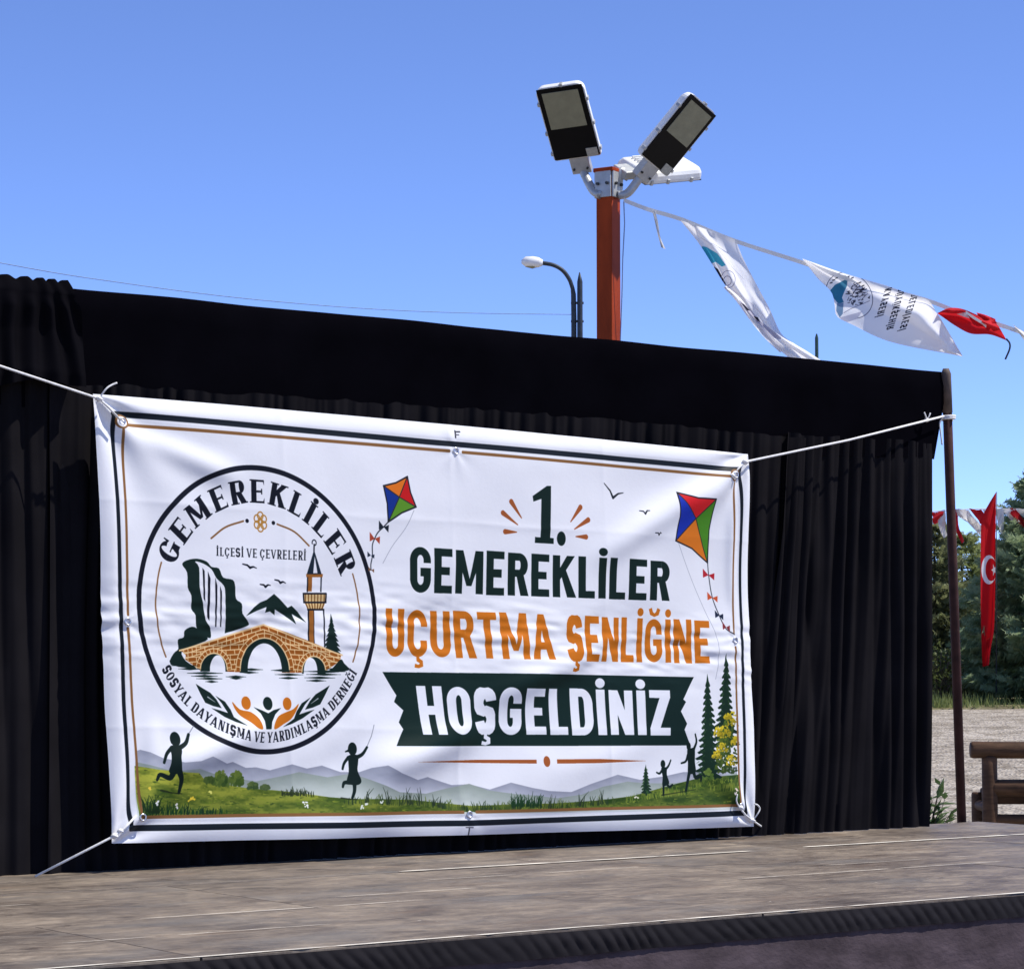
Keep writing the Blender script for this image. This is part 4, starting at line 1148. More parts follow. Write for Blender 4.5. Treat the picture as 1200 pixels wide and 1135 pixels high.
eye_pos = []
for q in EYES:
    uv = banner_T([q])[0]/np.array([BW, BH])
    c = banner_point(np.array([[uv[0]]]), np.array([[uv[1]]]))[0, 0]
    eye_pos.append(c)
    ring = MB(); aa = np.linspace(0, 2*math.pi, 19)
    ring.tube([(c[0] + 0.0145*math.cos(t), c[1]-0.002, c[2] + 0.0145*math.sin(t)) for t in aa], 0.0042, 8, cap=False)
    ring.build("eyelet", M_EYE, banner, smooth=True)

# ------------------------------------------------------------------ ropes that tie the banner
def rope(pts, r, label, knots=(), tails=()):
    o = empty("rope", tuple(pts[0]), label, "rope", "white ropes tying the banner")
    m = MB(); m.tube(pts, r, 8); m.build("cord", M_CORD, o, smooth=True)
    for k, s in knots:
        mm = MB(); mm.sphere(k, s*1.2, s, s*1.15, 10, 6)
        a = np.linspace(0, 2*math.pi, 10); mm.tube([(k[0]+s*1.1*math.cos(t), k[1]+s*0.8*math.sin(t), k[2]+s*0.3*math.sin(2*t)) for t in a], r*0.9, 6, cap=False)
        mm.build("knot", M_CORD, o, smooth=True)
    for tl in tails:
        MB().tube(spline(tl, 5), r*0.75, 6).build("loose_end", M_CORD, o, smooth=True)
    return o
YF = BAN_Y - 0.03
tl = onY(116, 467, YF); tr = onY(873, 541, YF); bl = onY(134, 979, YF); brp = onY(882, 961, YF)
far_l = np.array([2.36, 10.66, tl[2] + (onY(0, 434, 10.56)[2]-tl[2])*(tl[0]-2.36)/(tl[0]-onY(0, 434, 10.56)[0])])
rope([far_l, (tl + far_l)/2 + [0, 0, -0.01], tl, onY(128, 478, YF), onY(141, 492, YF)], 0.0055, "white rope running from the banner's upper left corner out to the left", [(tl, 0.013)], [[tl, onY(124, 456, YF-0.02), onY(130, 451.5, YF-0.02), onY(137, 448.5, YF-0.02)]])
pr = onY(1106, 487.5, 10.595)
rope([onY(857, 558, YF), onY(864, 550, YF), tr, (tr+pr)/2 + np.array([0, 0, -0.012]), pr], 0.0062, "white rope from the banner's upper right corner to the brown post", [(tr, 0.015), (onY(858, 557, YF), 0.013), (onY(1086, 492, 10.60), 0.012)],
     [[onY(1086, 492, 10.60), onY(1085, 488, 10.59), onY(1083, 483, 10.59)], [onY(1086, 492, 10.60), onY(1089, 487, 10.59), onY(1090, 484, 10.59)], [pr, onY(1101.5, 495, 10.62), onY(1102.5, 508, 10.62), onY(1104, 521, 10.63)]])
wrap = bpy.data.objects["rope.001"]
pc = ptop + pd*(pr[2]-ptop[2])
aa = np.linspace(0, 4*math.pi, 30)
MB().tube([(pc[0]+0.043*math.cos(t), pc[1]+0.043*math.sin(t), pc[2]+0.006*(t/math.pi-2)) for t in aa], 0.0075, 7).build("post_wrap", M_CORD, wrap, smooth=True)
fl = onZ(41, 1026.5, STAGE_Z+0.004)
rope([onY(160, 955, YF), onY(146, 970, YF), bl, fl], 0.0055, "white rope from the banner's lower left corner down to the stage floor", [(bl, 0.013), (onY(141, 973, YF), 0.010)])
fr = onZ(901, 974, STAGE_Z+0.004)
rope([onY(866, 945, YF), onY(874, 955, YF), brp, fr], 0.0055, "short white rope from the banner's lower right corner to the stage floor", [(brp, 0.013), (onY(868, 946, YF), 0.012)],
     [[brp, onY(888, 953, YF-0.02), onY(890.5, 947, YF-0.02), onY(888, 943, YF-0.02), onY(884, 941.5, YF-0.02)], [onY(866, 945, YF), onY(863, 938, YF), onY(864, 930, YF)]])

# ------------------------------------------------------------------ floodlight pole behind the backdrop
M_POLE = simple("red_oxide_paint", (0.34, 0.046, 0.008), 0.55, 0.0, var=0.30, scale=6, bmp=0.2, spec=0.12, stretch=(1, 1, 0.3))
M_GALV = simple("galvanised_grey", (0.46, 0.47, 0.46), 0.45, 0.35, var=0.15, scale=16)
M_HOUSE = simple("lamp_housing_white", (0.78, 0.78, 0.76), 0.4, 0.0, var=0.08, scale=10)
M_BLACK = simple("lamp_black_glass", (0.004, 0.004, 0.0045), 0.4, 0.0, var=0.2, scale=8, bmp=0.02, spec=0.15)
M_LENS = simple("led_lens_panel", (0.26, 0.25, 0.16), 0.45, 0.0, var=0.12, scale=18, bmp=0.1)
M_STICK = simple("lamp_sticker", (0.42, 0.41, 0.34), 0.6, var=0.2, scale=60)
M_BOLT = simple("dark_bolt", (0.05, 0.05, 0.05), 0.4, 0.7, var=0.2)
LD = 16.0
lamp_c = atD(713, 300, LD)
LX, LY = lamp_c[0], lamp_c[1]
lamp = empty("floodlight_pole", (LX, LY, 0), "red steel pole with three LED street light heads standing behind the backdrop", "lamp post")
def sq_dirs(a): return np.array([math.cos(a), math.sin(a), 0]), np.array([-math.sin(a), math.cos(a), 0])
d1, d2 = sq_dirs(math.radians(201.4))
hw = 0.056
ztop = atD(713, 197, LD)[2]
MB().quad_box((LX, LY, (ztop-0.05)/2), d1*hw, d2*hw, (0, 0, (ztop-0.05)/2)).build("post", M_POLE, lamp, bevel=0.006)
MB().quad_box((LX, LY, ztop-0.012), d1*(hw+0.014), d2*(hw+0.014), (0, 0, 0.013)).build("cap", M_POLE, lamp, bevel=0.004)
MB().quad_box((LX, LY, 0.015), d1*0.16, d2*0.16, (0, 0, 0.015)).build("base_plate", M_POLE, lamp)
# galvanised collar plates round the head of the post
zc = atD(713, 216, LD)[2]
for dd, ee in ((d1, d2), (d2, d1), (-d1, d2), (-d2, d1)):
    MB().quad_box(np.array([LX, LY, zc]) + dd*(hw+0.007), ee*(hw*0.98), dd*0.006, (0, 0, 0.085)).build("collar_plate", M_GALV, lamp, bevel=0.002)
    for sx in (-0.6, 0.6):
        p = np.array([LX, LY, zc]) + dd*(hw+0.012) + ee*hw*sx
        MB().tube([p, p + dd*0.016], 0.010, 6).build("bolt", M_BOLT, lamp)
def lamp_head(centre, a, w, L, W, arm_from, sticker=True):
    """flat LED head: a = long axis away from the post, w = width axis, underside faces w x a"""
    a = a/np.linalg.norm(a); w = w - a*np.dot(a, w); w = w/np.linalg.norm(w); n = np.cross(w, a)   # n: underside
    th = 0.036
    c = centre - n*th
    m = MB(); sec = []
    # housing: rounded slab, tapering towards the back
    ol = []
    for (sx, sy, r, a0) in ((1, 1, 0.05, 0), (-1, 1, 0.05, 90), (-1, -1, 0.02, 180), (1, -1, 0.02, 270)):
        for k in range(6):
            t = math.radians(a0 + 90*k/5); ol.append((sx*(W/2-r) + r*math.cos(t), sy*(L/2-r) + r*math.sin(t)))
    rows_ = [(0.0, 1.0), (0.6*th, 1.0), (1.3*th, 0.97), (1.9*th, 0.88), (2.1*th, 0.78)]
    n0 = len(m.v); N = len(ol)
    for (h, k) in rows_:
        for (x, y) in ol: m.v.append(tuple(centre - n*h + w*x*k + a*y*(0.5+0.5*k)))
    for j in range(len(rows_)-1):
        for i in range(N): m.f.append((n0+j*N+i, n0+j*N+(i+1) % N, n0+(j+1)*N+(i+1) % N, n0+(j+1)*N+i))
    m.f.append(tuple(n0 + i for i in range(N))[::-1]); m.f.append(tuple(n0 + (len(rows_)-1)*N + i for i in range(N)))
    head = m.build("lamp_head", M_HOUSE, lamp, smooth=False, bevel=0.004)
    MB().quad_box(centre + n*0.003, w*(W/2-0.008), a*(L/2-0.008), n*0.004).build("black_face", M_BLACK, head, bevel=0.003)
    MB().quad_box(centre + a*(L*0.185) + n*0.0085, w*(W*0.375), a*(L*0.245), n*0.003).build("lens_panel", M_LENS, head)
    if sticker: MB().quad_box(centre - a*(L*0.43) + w*(W*0.33) + n*0.0082, w*0.036, a*0.030, n*0.0015).build("sticker", M_STICK, head)
    for fx, fy in ((-0.5, 0.28), (-0.5, -0.12), (-0.5, -0.4), (0.5, 0.28), (0.5, -0.05), (0.5, -0.4), (0.05, 0.5)):
        p = centre + w*W*fx + a*L*fy
        MB().quad_box(p - n*0.010, w*0.009, a*0.011, n*0.016).build("clip", M_GALV, head, bevel=0.002)
    for k in (-3, -2, -1, 0, 1, 2, 3):
        MB().quad_box(centre - n*(2.1*th+0.008) + w*k*0.026 - a*0.10, w*0.004, a*0.11, n*0.012).build("cooling_fin", M_HOUSE, head)
    neck = centre - a*(L/2+0.055) - n*0.03
    MB().quad_box(neck, w*0.062, a*0.058, n*0.028).build("neck", M_GALV, head, bevel=0.006)
    for sx in (-0.7, 0.7): MB().tube([neck + w*0.062*sx + n*0.026 - a*0.02, neck + w*0.062*sx + n*0.038 - a*0.02], 0.008, 6).build("bolt", M_BOLT, head)
    e = neck - a*0.05
    pts = spline([arm_from, arm_from*0.55 + e*0.45 + np.array([0, 0, -0.035]), e, neck], 6)
    MB().tube(pts, 0.027, 12).build("arm", M_GALV, lamp, smooth=True)
T_ = -cF
def camdir(r, u_, t): return cR*r + cU*u_ + T_*t
baseZ = atD(713, 229, LD)
lamp_head(atD(666, 143.5, LD-0.10), camdir(-0.25, 0.80, 0.55), camdir(0.95, 0.09, 0.29), 0.515, 0.31, np.array([LX, LY, baseZ[2]]) + camdir(-0.05, 0, 0.05))
lamp_head(atD(795.5, 158, LD-0.08), camdir(0.63, 0.77, 0.12), camdir(0.59, -0.39, -0.70), 0.495, 0.30, np.array([LX, LY, baseZ[2]]) + camdir(0.06, 0, 0.04))
# third head points away to the back right; its top shows
lamp_head(atD(773, 203, LD+0.30), camdir(0.72, 0.14, -0.67), camdir(-0.55, 0.5, -0.67), 0.54, 0.28, np.array([LX, LY, baseZ[2]]) + camdir(0.06, 0.03, -0.06), sticker=False)
MB().tube([atD(x, y, LD-0.07) for x, y in ((731, 236), (732, 262), (730, 300), (729, 345), (727, 400), (726, 480))], 0.004, 5).build("loose_cable", simple("pale_blue_cable", (0.30, 0.42, 0.62), 0.5), lamp)

# ------------------------------------------------------------------ old street lamp far behind
M_IRON = simple("dark_iron", (0.035, 0.045, 0.055), 0.5, 0.4, var=0.3)
SD = 42.0
sl = empty("street_lamp", tuple(atD(672, 776, SD)*[1, 1, 0] + [0, 0, 0.5]), "distant dark street lamp with curved arm and pale head, above the backdrop", "street lamp")
pa = atD(672.5, 400, SD); pb = atD(680, 400, SD)
gz = float(ground_h(pa[0], pa[1]))
MB().tube([(pa[0], pa[1], gz)] + [atD(x, y, SD) for x, y in ((672.5, 372), (672, 345))] + spline([atD(x, y, SD) for x, y in ((671, 338), (667, 327), (659, 316.5), (648, 310.5), (634, 308))], 4), [0.05, 0.045, 0.042] + [0.034]*17, 8).build("curved_pole", M_IRON, sl, smooth=True)
MB().tube([(pb[0], pb[1], gz), atD(679.5, 330, SD), atD(679.2, 319, SD)], [0.06, 0.045, 0.008], 8).build("mast", M_IRON, sl, smooth=True)
for y in (355, 376.5):
    MB().tube([atD(669, y, SD), atD(684, y, SD)], 0.022, 6).build("bracket", M_IRON, sl)
hd = MB(); hd.tube([atD(x, y, SD) for x, y in ((636, 308), (631, 307.6), (624, 307), (616, 306.6), (611, 306.8))], [0.05, 0.085, 0.095, 0.085, 0.03], 10)
hd.build("lamp_head", M_HOUSE, sl, smooth=True)
MB().tube([atD(x, y, SD) for x, y in ((630, 309.5), (624, 310), (616, 309.4))], [0.05, 0.07, 0.05], 8).build("lamp_bowl", M_LENS, sl, smooth=True)
# overhead wire that runs from that lamp to the left
wire_pts = [atD(-900, 120, 24), atD(-420, 225, 27), atD(0, 308, 31), atD(140, 331, 33), atD(280, 349, 35), atD(420, 361, 37.5), atD(540, 366.5, 40), atD(672, 368.5, SD)]
tag(MB().tube(spline(wire_pts, 6), 0.0065, 5).build("overhead_wire", simple("wire_grey", (0.19, 0.26, 0.40), 0.8, spec=0.1)), "thin overhead wire crossing the sky to the distant street lamp", "wire")
# green stake whose tip shows above the backdrop
sp = atD(957, 420, 17.5)
stk = MB(); stk.tube([(sp[0], sp[1], 0), atD(957, 396, 17.5), atD(957, 391, 17.5)], [0.018, 0.012, 0.004], 8)
tag(stk.build("green_stake", simple("dark_green_paint", (0.03, 0.075, 0.06), 0.5)), "thin dark green stake tip poking up behind the backdrop under the flags", "stake")

# ------------------------------------------------------------------ pennant print (seen from the back, so the lettering is mirrored)
FX0, FY0, FX1, FY1, FS = 780, 240, 1140, 430, 6
def flag_T(pts): pts = np.asarray(pts, float); return np.c_[(pts[:, 0]-FX0)*FS, (FY1 - pts[:, 1])*FS]
fc_ = Canvas((FX1-FX0)*FS, (FY1-FY0)*FS, (250, 249, 249), flag_T)
f6 = lambda pts: flag_T([(930 + x/4.444, 290 + y/4.444) for x, y in pts])
INK = (44, 46, 60); TEAL = (58, 128, 158)
a = np.radians(np.linspace(-70, 215, 40))
fc_.stroke(f6([(290 + 122*math.cos(t) + 0.12*120*math.sin(t)*0, 250 - 118*math.sin(t) + 22*math.cos(t)) for t in a]), 5, (88, 92, 112))
for k, t in enumerate(np.radians(np.linspace(150, 30, 11))):
    if k in (3, 7): continue
    p = (285 + 103*math.cos(t), 250 - 98*math.sin(t) + 20*math.cos(t)); fc_.stroke(f6([(p[0]-5, p[1]+2), (p[0]+5, p[1]-2)]), 8, INK)
fc_.poly(f6([(180, 235), (215, 195), (282, 160), (278, 200), (262, 235), (252, 262), (262, 285), (232, 292), (206, 262)]), TEAL)
fc_.poly(f6([(225, 290), (260, 288), (256, 345), (240, 365), (222, 330)]), (120, 150, 178))
for _ in range(150):
    x, y = rng.uniform(270, 370), rng.uniform(185, 305)
    if ((x-320)/52)**2 + ((y-245)/62)**2 > 1: continue
    L_ = rng.uniform(8, 24); an = rng.uniform(-0.4, 1.2)
    fc_.stroke(f6([(x, y), (x + L_*math.cos(an), y - L_*math.sin(an))]), rng.uniform(5, 10), INK if rng.uniform() < 0.6 else (225, 225, 230), 0.9, 2)
fc_.poly(f6([(385, 262), (398, 250), (396, 268)]), INK)
fc_.stroke(f6([(262, 340), (300, 318), (345, 300), (395, 278)]), 4, (120, 120, 140)); fc_.poly(f6([(240, 365), (330, 340), (360, 330), (330, 372), (260, 395)]), (196, 196, 210))
def mirrored_column(s, p0, p1, h, gap):
    """letters run from p0 down to p1, their tops point left (mirror image)"""
    L, G = layout(s, gap, T=0.17, B=0.15, W=1.0)
    p0, p1 = np.array(p0, float), np.array(p1, float); d = p1 - p0; nrm = np.array([-abs(d[1]), 0.30*abs(d[1])])/np.hypot(*d)
    for x, w, P_ in G:
        for p in P_: fc_.poly(f6([tuple(p0 + d*((x+gx)/L) + nrm*h*gy) for gx, gy in p]), INK)
mirrored_column("KAYSERİ", (514, 206), (468, 352), 40, 0.16)
mirrored_column("BÜYÜKŞEHİR", (584, 204), (520, 420), 40, 0.16)
mirrored_column("BELEDİYESİ", (652, 232), (585, 424), 40, 0.16)
f5 = lambda pts: flag_T([(780 + x/5.4545, 230 + y/5.4545) for x, y in pts])
fc_.poly(f5([(232, 318), (262, 325), (330, 365), (385, 440), (360, 450), (320, 420), (290, 430), (250, 385)]), (66, 172, 196))
fc_.poly(f5([(205, 300), (235, 330), (262, 385), (300, 430), (280, 430), (240, 380)]), TEAL)
fc_.poly(f5([(300, 445), (335, 465), (385, 560), (375, 575), (330, 520)]), INK)
aa = np.linspace(0, 6.3, 30); fc_.stroke(f5([(400 + 45*math.cos(t), 530 + 55*math.sin(t)) for t in aa]), 5, (150, 150, 168)); fc_.stroke(f5([(395 + 25*math.cos(t), 540 + 30*math.sin(t)) for t in aa]), 5, (140, 140, 160))
fc_.stroke(f5([(225, 265), (330, 330), (430, 460), (500, 530)]), 4, (206, 206, 214))
fc_.poly(f5([(470, 660), (540, 720), (610, 800), (740, 900), (735, 915), (690, 905), (560, 780), (480, 700)]), (186, 184, 200))
fc_.poly(f5([(480, 680), (500, 690), (540, 730), (520, 730)]), INK); fc_.poly(f5([(560, 765), (590, 775), (605, 805), (580, 790)]), INK)
fc_.stroke(f5([(430, 600), (540, 680), (650, 790)]), 3, (206, 196, 204))
IMG_FLAG = fc_.image("pennant_print")
M_FLAG = print_mat("pennant_cloth", IMG_FLAG, 0.7, 0.1, trans=0.62, fine=False)
M_TAPE = cloth_mat("white_tape", (0.78, 0.77, 0.74), 0.8, 0.2, trans=0.3)
M_REDF = cloth_mat("red_flag_cloth", (0.62, 0.018, 0.026), 0.7, 0.2, trans=0.45)

bunt = empty("bunting", tuple(atD(737, 235, LD)), "string of white and red pennants tied to the red lamp pole, blowing right", "bunting")
def tape(pts, w, name, mat, parent, vert=True):
    P = np.zeros((2, len(pts), 3))
    for i, p in enumerate(pts):
        P[0, i] = p; P[1, i] = np.asarray(p) - np.array([0, 0, w]) + np.array([0, 0.004, 0])
    return MB().grid(P).build(name, mat, parent, smooth=True)
BD = lambda x: LD - 0.08 - (x-737)*0.0010
line = [(731, 232), (760, 243), (800, 255), (862, 280), (940, 305), (1000, 326), (1085, 349), (1130, 366), (1165, 376), (1200, 388), (1260, 412), (1340, 450)]
tape(spline([atD(x, y, BD(x)) for x, y in line], 5), 0.026, "tape", M_TAPE, bunt)
def cloth_patch(edge_a, edge_b, name, mat, wave, parent, nr=26, nc=40, print_uv=True, seed=0, dep=0.0):
    """cloth between two matching outlines; outlines are densified and the inside billows"""
    A = np.array(spline(edge_a, 10)); B = np.array(spline(edge_b, 10))
    def res(E, n):
        s = np.r_[0, np.cumsum(np.hypot(*np.diff(E, axis=0).T))]; s /= s[-1]; t = np.linspace(0, 1, n)
        return np.c_[np.interp(t, s, E[:, 0]), np.interp(t, s, E[:, 1])]
    A, B = res(A, nc), res(B, nc)
    P = np.zeros((nr, nc, 3)); UV = np.zeros((nr, nc, 2))
    for j in range(nr):
        k = j/(nr-1); row = A*(1-k) + B*k
        for i in range(nc):
            x, y = row[i]
            t = i/(nc-1)
            off = wave*(math.sin(t*9 + k*3.2 + seed)*0.6 + 0.5*math.sin(k*7 - t*4 + seed*2) + 0.5*float(vnoise(t*5, k*4, seed+200)))*math.sin(math.pi*min(1, k*1.6 + 0.12)*0.9)
            P[j, i] = atD(x, y, BD(x) - 0.012 + dep*k + off)
            UV[j, i] = ((x-FX0)/(FX1-FX0), (FY1-y)/(FY1-FY0))
    m = MB().grid(P, UV if print_uv else None)
    return m.build(name, mat, parent, smooth=True)
# first pennant: turned edge-on, its tip hangs down behind the backdrop
cloth_patch([(797, 258), (818, 284), (836, 312), (851, 336), (872, 362), (895, 392), (916, 412), (930, 424)], [(862, 281), (872, 305), (888, 336), (902, 362), (915, 390), (930, 402), (945, 411), (962, 422)], "white_pennant", M_FLAG, 0.10, bunt, 22, 46, seed=3)
# folded lower-left rim of that pennant
cloth_patch([(848, 337), (862, 352), (878, 374), (897, 397), (914, 413)], [(851, 335), (868, 350), (885, 372), (902, 392), (918, 411)], "folded_rim", M_FLAG, 0.02, bunt, 6, 24, print_uv=True, seed=5, dep=-0.05)
# second pennant: broad side to the camera
cloth_patch([(940, 303), (985, 319), (1040, 335), (1070, 346), (1088, 352), (1098, 367.5), (1104, 376), (1128, 417)], [(941, 304), (958, 326), (974, 342), (978, 357), (981, 371), (1000, 381), (1045, 401), (1127, 417.5)], "white_pennant", M_FLAG, 0.075, bunt, 30, 50, seed=7)
# crumpled red flag
cloth_patch([(1098, 367), (1112, 361), (1128, 362), (1148, 370), (1166, 374.5)], [(1104, 371), (1120, 382), (1138, 391), (1160, 392), (1180, 399)], "red_flag", M_REDF, 0.12, bunt, 18, 30, print_uv=False, seed=9)
cloth_patch([(1144, 366), (1155, 369), (1167, 374)], [(1150, 377), (1158, 379), (1163, 381)], "red_flag_fold", M_REDF, 0.05, bunt, 8, 12, print_uv=False, seed=12, dep=-0.08)
tape([atD(x, y, BD(1140)-0.14) for x, y in ((1132, 364), (1142, 371), (1152, 377), (1156, 381))], 0.016, "white_seam", M_TAPE, bunt)
MB().tube(spline([atD(x, y, BD(1180)) for x, y in ((1179, 397), (1183, 402), (1183, 409), (1178, 421))], 5), 0.006, 5).build("loose_string", M_IRON, bunt, smooth=True)
cloth_patch([(1187, 380), (1205, 392), (1225, 400), (1250, 408)], [(1194, 390), (1210, 412), (1232, 430), (1258, 440)], "white_pennant", M_TAPE, 0.06, bunt, 12, 20, print_uv=False, seed=14)
cloth_patch([(764, 246), (767, 258), (770, 272), (775, 290)], [(767.5, 246), (771, 260), (774, 278), (780, 292)], "torn_strip", M_TAPE, 0.03, bunt, 6, 18, print_uv=False, seed=15)

# ------------------------------------------------------------------ trees, flag, bunting beyond the gravel
M_BARK = simple("spruce_bark", (0.10, 0.07, 0.05), 0.9, var=0.4, scale=10, bmp=0.6, dist=0.02)
M_NEEDLE = [leaf_mat("spruce_needles_blue", (0.15, 0.22, 0.105), (0.46, 0.56, 0.31), 0.5, 1.0),
            leaf_mat("spruce_needles_green", (0.15, 0.19, 0.07), (0.40, 0.44, 0.19), 0.5, 1.0),
            leaf_mat("juniper_needles_dark", (0.12, 0.14, 0.065), (0.32, 0.34, 0.17), 0.5, 1.0)]
def spruce(px_, dep, height, radius, kind, seed, label, whorls=22, base_px=None):
    r = np.random.default_rng(seed)
    q = atD(px_, 780, dep); gz = float(ground_h(q[0], q[1])) + 0.02
    t = empty("spruce_tree", (q[0], q[1], gz), label, "tree", "spruces beyond the gravel")
    m = MB(); m.tube([(q[0], q[1], gz - 0.05), (q[0]+0.02, q[1], gz+height*0.5), (q[0]+0.03, q[1]+0.02, gz+height*0.97)], [0.085*height/4, 0.05*height/4, 0.008], 8)
    m.build("trunk", M_BARK, t, smooth=True)
    limbs = MB(); F_ = []; V_ = []
    def spray(p, d, L, up):
        up = np.asarray(up) + r.normal(0, 0.25, 3)
        """flat needle spray: short narrow blades on both sides of a twig"""
        d = d/np.linalg.norm(d); sd = np.cross(d, up); sd = sd/(np.linalg.norm(sd)+1e-9); u2 = np.cross(sd, d)
        nb = max(5, int(L/0.032))
        for k in range(nb):
            f = (k+0.5)/nb; o = p + d*L*f
            for s in (-1, 1):
                ln = L*0.42*(1-0.65*f)*r.uniform(0.7, 1.2) + 0.03
                dr = d*0.62 + sd*s*0.75 + u2*r.normal(0, 0.22); dr = dr/np.linalg.norm(dr)
                wv = np.cross(dr, u2 + sd*0.3*s); wv = wv/(np.linalg.norm(wv)+1e-9)*(0.017 + 0.006*r.uniform())
                n0 = len(V_)
                V_.extend([tuple(o - wv), tuple(o + wv), tuple(o + dr*ln + u2*r.normal(0, 0.01))])
                F_.append((n0, n0+1, n0+2))
    for k in range(whorls):
        f = (k + r.uniform(-0.3, 0.3))/whorls; f = min(max(f, 0.0), 0.985)
        z = gz + 0.06*height + f*height*0.92
        R_ = radius*(1-f)**0.85*(0.9 + 0.2*r.uniform()) + 0.06
        nb = max(4, int(7 + 5*(1-f)))
        for b in range(nb):
            az = 2*math.pi*(b + r.uniform(-0.35, 0.35))/nb + k*0.7
            Rr = R_*r.uniform(0.7, 1.12)
            dv = np.array([math.cos(az), math.sin(az), 0.0])
            rise = 0.22 - 0.30*(1-f)
            p0 = np.array([q[0], q[1], z]); pts = []
            for i in range(5):
                g_ = i/4; pts.append(p0 + dv*Rr*g_ + np.array([0, 0, Rr*(rise*g_ - 0.16*g_*(1-f) + 0.24*g_*g_)]))
            limbs.tube(pts, [0.016*(1-0.8*i/4)*(0.5+1-f) for i in range(5)], 4, cap=False)
            ns = max(3, int(Rr/0.14))
            for i in range(ns):
                g_ = 0.40 + 0.60*(i+0.5)/ns; ii = min(3, int(g_*4)); ff = g_*4-ii
                o = pts[ii]*(1-ff) + pts[ii+1]*ff; tg = pts[ii+1]-pts[ii]; tg = tg/np.linalg.norm(tg)
                sd = np.cross(tg, [0, 0, 1])
                for s in (-1, 1):
                    dr = tg*0.75 + sd*s*r.uniform(0.5, 0.9) + np.array([0, 0, r.uniform(-0.28, 0.12)])
                    spray(o, dr, r.uniform(0.26, 0.46)*(0.6+0.5*min(1, Rr)), np.array([0, 0, 0.62]) + dv*0.85)
            spray(pts[4], pts[4]-pts[3], 0.24, np.array([0, 0, 0.8]) + dv*0.4)
    for s_ in range(4): spray(np.array([q[0]+0.03, q[1]+0.02, gz+height*(0.86+0.03*s_)]), np.array([r.normal(0, 0.25), r.normal(0, 0.25), 1.0]), 0.22, np.array([1.0, 0, 0]))
    tag(limbs.build("branches", M_BARK, t), kind="stuff")
    cm = MB(); cm.v = V_; cm.f = F_; tag(cm.build("crown", M_NEEDLE[kind], t), kind="stuff")
    return t
spruce(1222, 49.5, 4.6, 1.75, 0, 5, "bluish spruce at the right edge, its boughs reaching the red flag", 26)
spruce(1128, 53.5, 3.55, 1.15, 1, 6, "olive green spruce showing between the brown post and the red flag", 22)
spruce(1096, 51.5, 3.65, 0.95, 2, 7, "dark narrow conifer half hidden behind the right edge of the curtain", 22)
spruce(1172, 54.0, 3.3, 1.3, 0, 8, "smaller bluish spruce directly behind the red flag", 20)
# loose shrub at the foot of the conifers, left
M_LEAF = leaf_mat("shrub_leaf", (0.055, 0.085, 0.025), (0.19, 0.21, 0.075), 0.35, 1.5)
def shrub(px_, dep, h, rad_, n, leaf, label, seed, name="leafy_shrub", mat=None, gz=None, broad=0.45, group=None):
    r = np.random.default_rng(seed)
    q = atD(px_, 780, dep); gz = float(ground_h(q[0], q[1])) if gz is None else gz
    t = empty(name, (q[0], q[1], gz), label, "shrub", group)
    st = MB(); lf = MB()
    for k in range(n):
        az = r.uniform(0, 6.28); out = rad_*math.sqrt(r.uniform(0.05, 1)); hh = h*r.uniform(0.45, 1.0)*(1-0.35*(out/rad_)**2)
        p0 = np.array([q[0]+0.1*rad_*math.cos(az), q[1]+0.1*rad_*math.sin(az), gz]); p1 = np.array([q[0]+out*math.cos(az), q[1]+out*math.sin(az), gz+hh])
        mid = (p0+p1)/2 + np.array([0, 0, 0.15*hh]); pts = spline([p0, mid, p1], 4)
        st.tube(pts, [0.012*(1-0.8*i/(len(pts)-1)) for i in range(len(pts))], 4, cap=False)
        for j in range(10):
            f = 0.3 + 0.7*j/9; o = pts[min(len(pts)-1, int(f*(len(pts)-1)))]
            d = np.array([r.normal(), r.normal(), r.normal(0.25, 0.5)]); d = d/np.linalg.norm(d) + (p1-p0)/np.linalg.norm(p1-p0)*0.5; d = d/np.linalg.norm(d)
            w = np.cross(d, [0.1, 0.2, 1.0]); w = w/np.linalg.norm(w); up = np.cross(w, d)
            L = leaf*r.uniform(0.6, 1.2); n0 = len(lf.v)
            lf.v += [tuple(o), tuple(o + d*L*0.4 - w*L*broad*0.5 - up*L*0.04), tuple(o + d*L*0.45 + up*L*0.03), tuple(o + d*L*0.4 + w*L*broad*0.5 - up*L*0.04), tuple(o + d*L - up*L*0.12)]
            lf.f += [(n0, n0+1, n0+2), (n0, n0+2, n0+3), (n0+1, n0+4, n0+2), (n0+2, n0+4, n0+3)]
    tag(st.build("stems", M_BARK, t), kind="stuff"); tag(lf.build("foliage", mat or M_LEAF, t), kind="stuff")
    return t
shrub(1099, 48.8, 1.35, 0.55, 110, 0.13, "yellow green shrub at the foot of the conifers beside the curtain edge", 31)
shrub(1122, 48.8, 0.55, 0.4, 60, 0.11, "low yellow green shrub growing under the olive spruce", 32)
M_LEAF2 = leaf_mat("sapling_leaf", (0.035, 0.075, 0.025), (0.13, 0.19, 0.07), 0.3, 4.0)
shrub(1074, 17.0, 0.95, 0.26, 44, 0.14, "green leafy sapling peeking out behind the curtain's lower right edge", 33, "leafy_sapling", M_LEAF2, 0.0, 0.34)

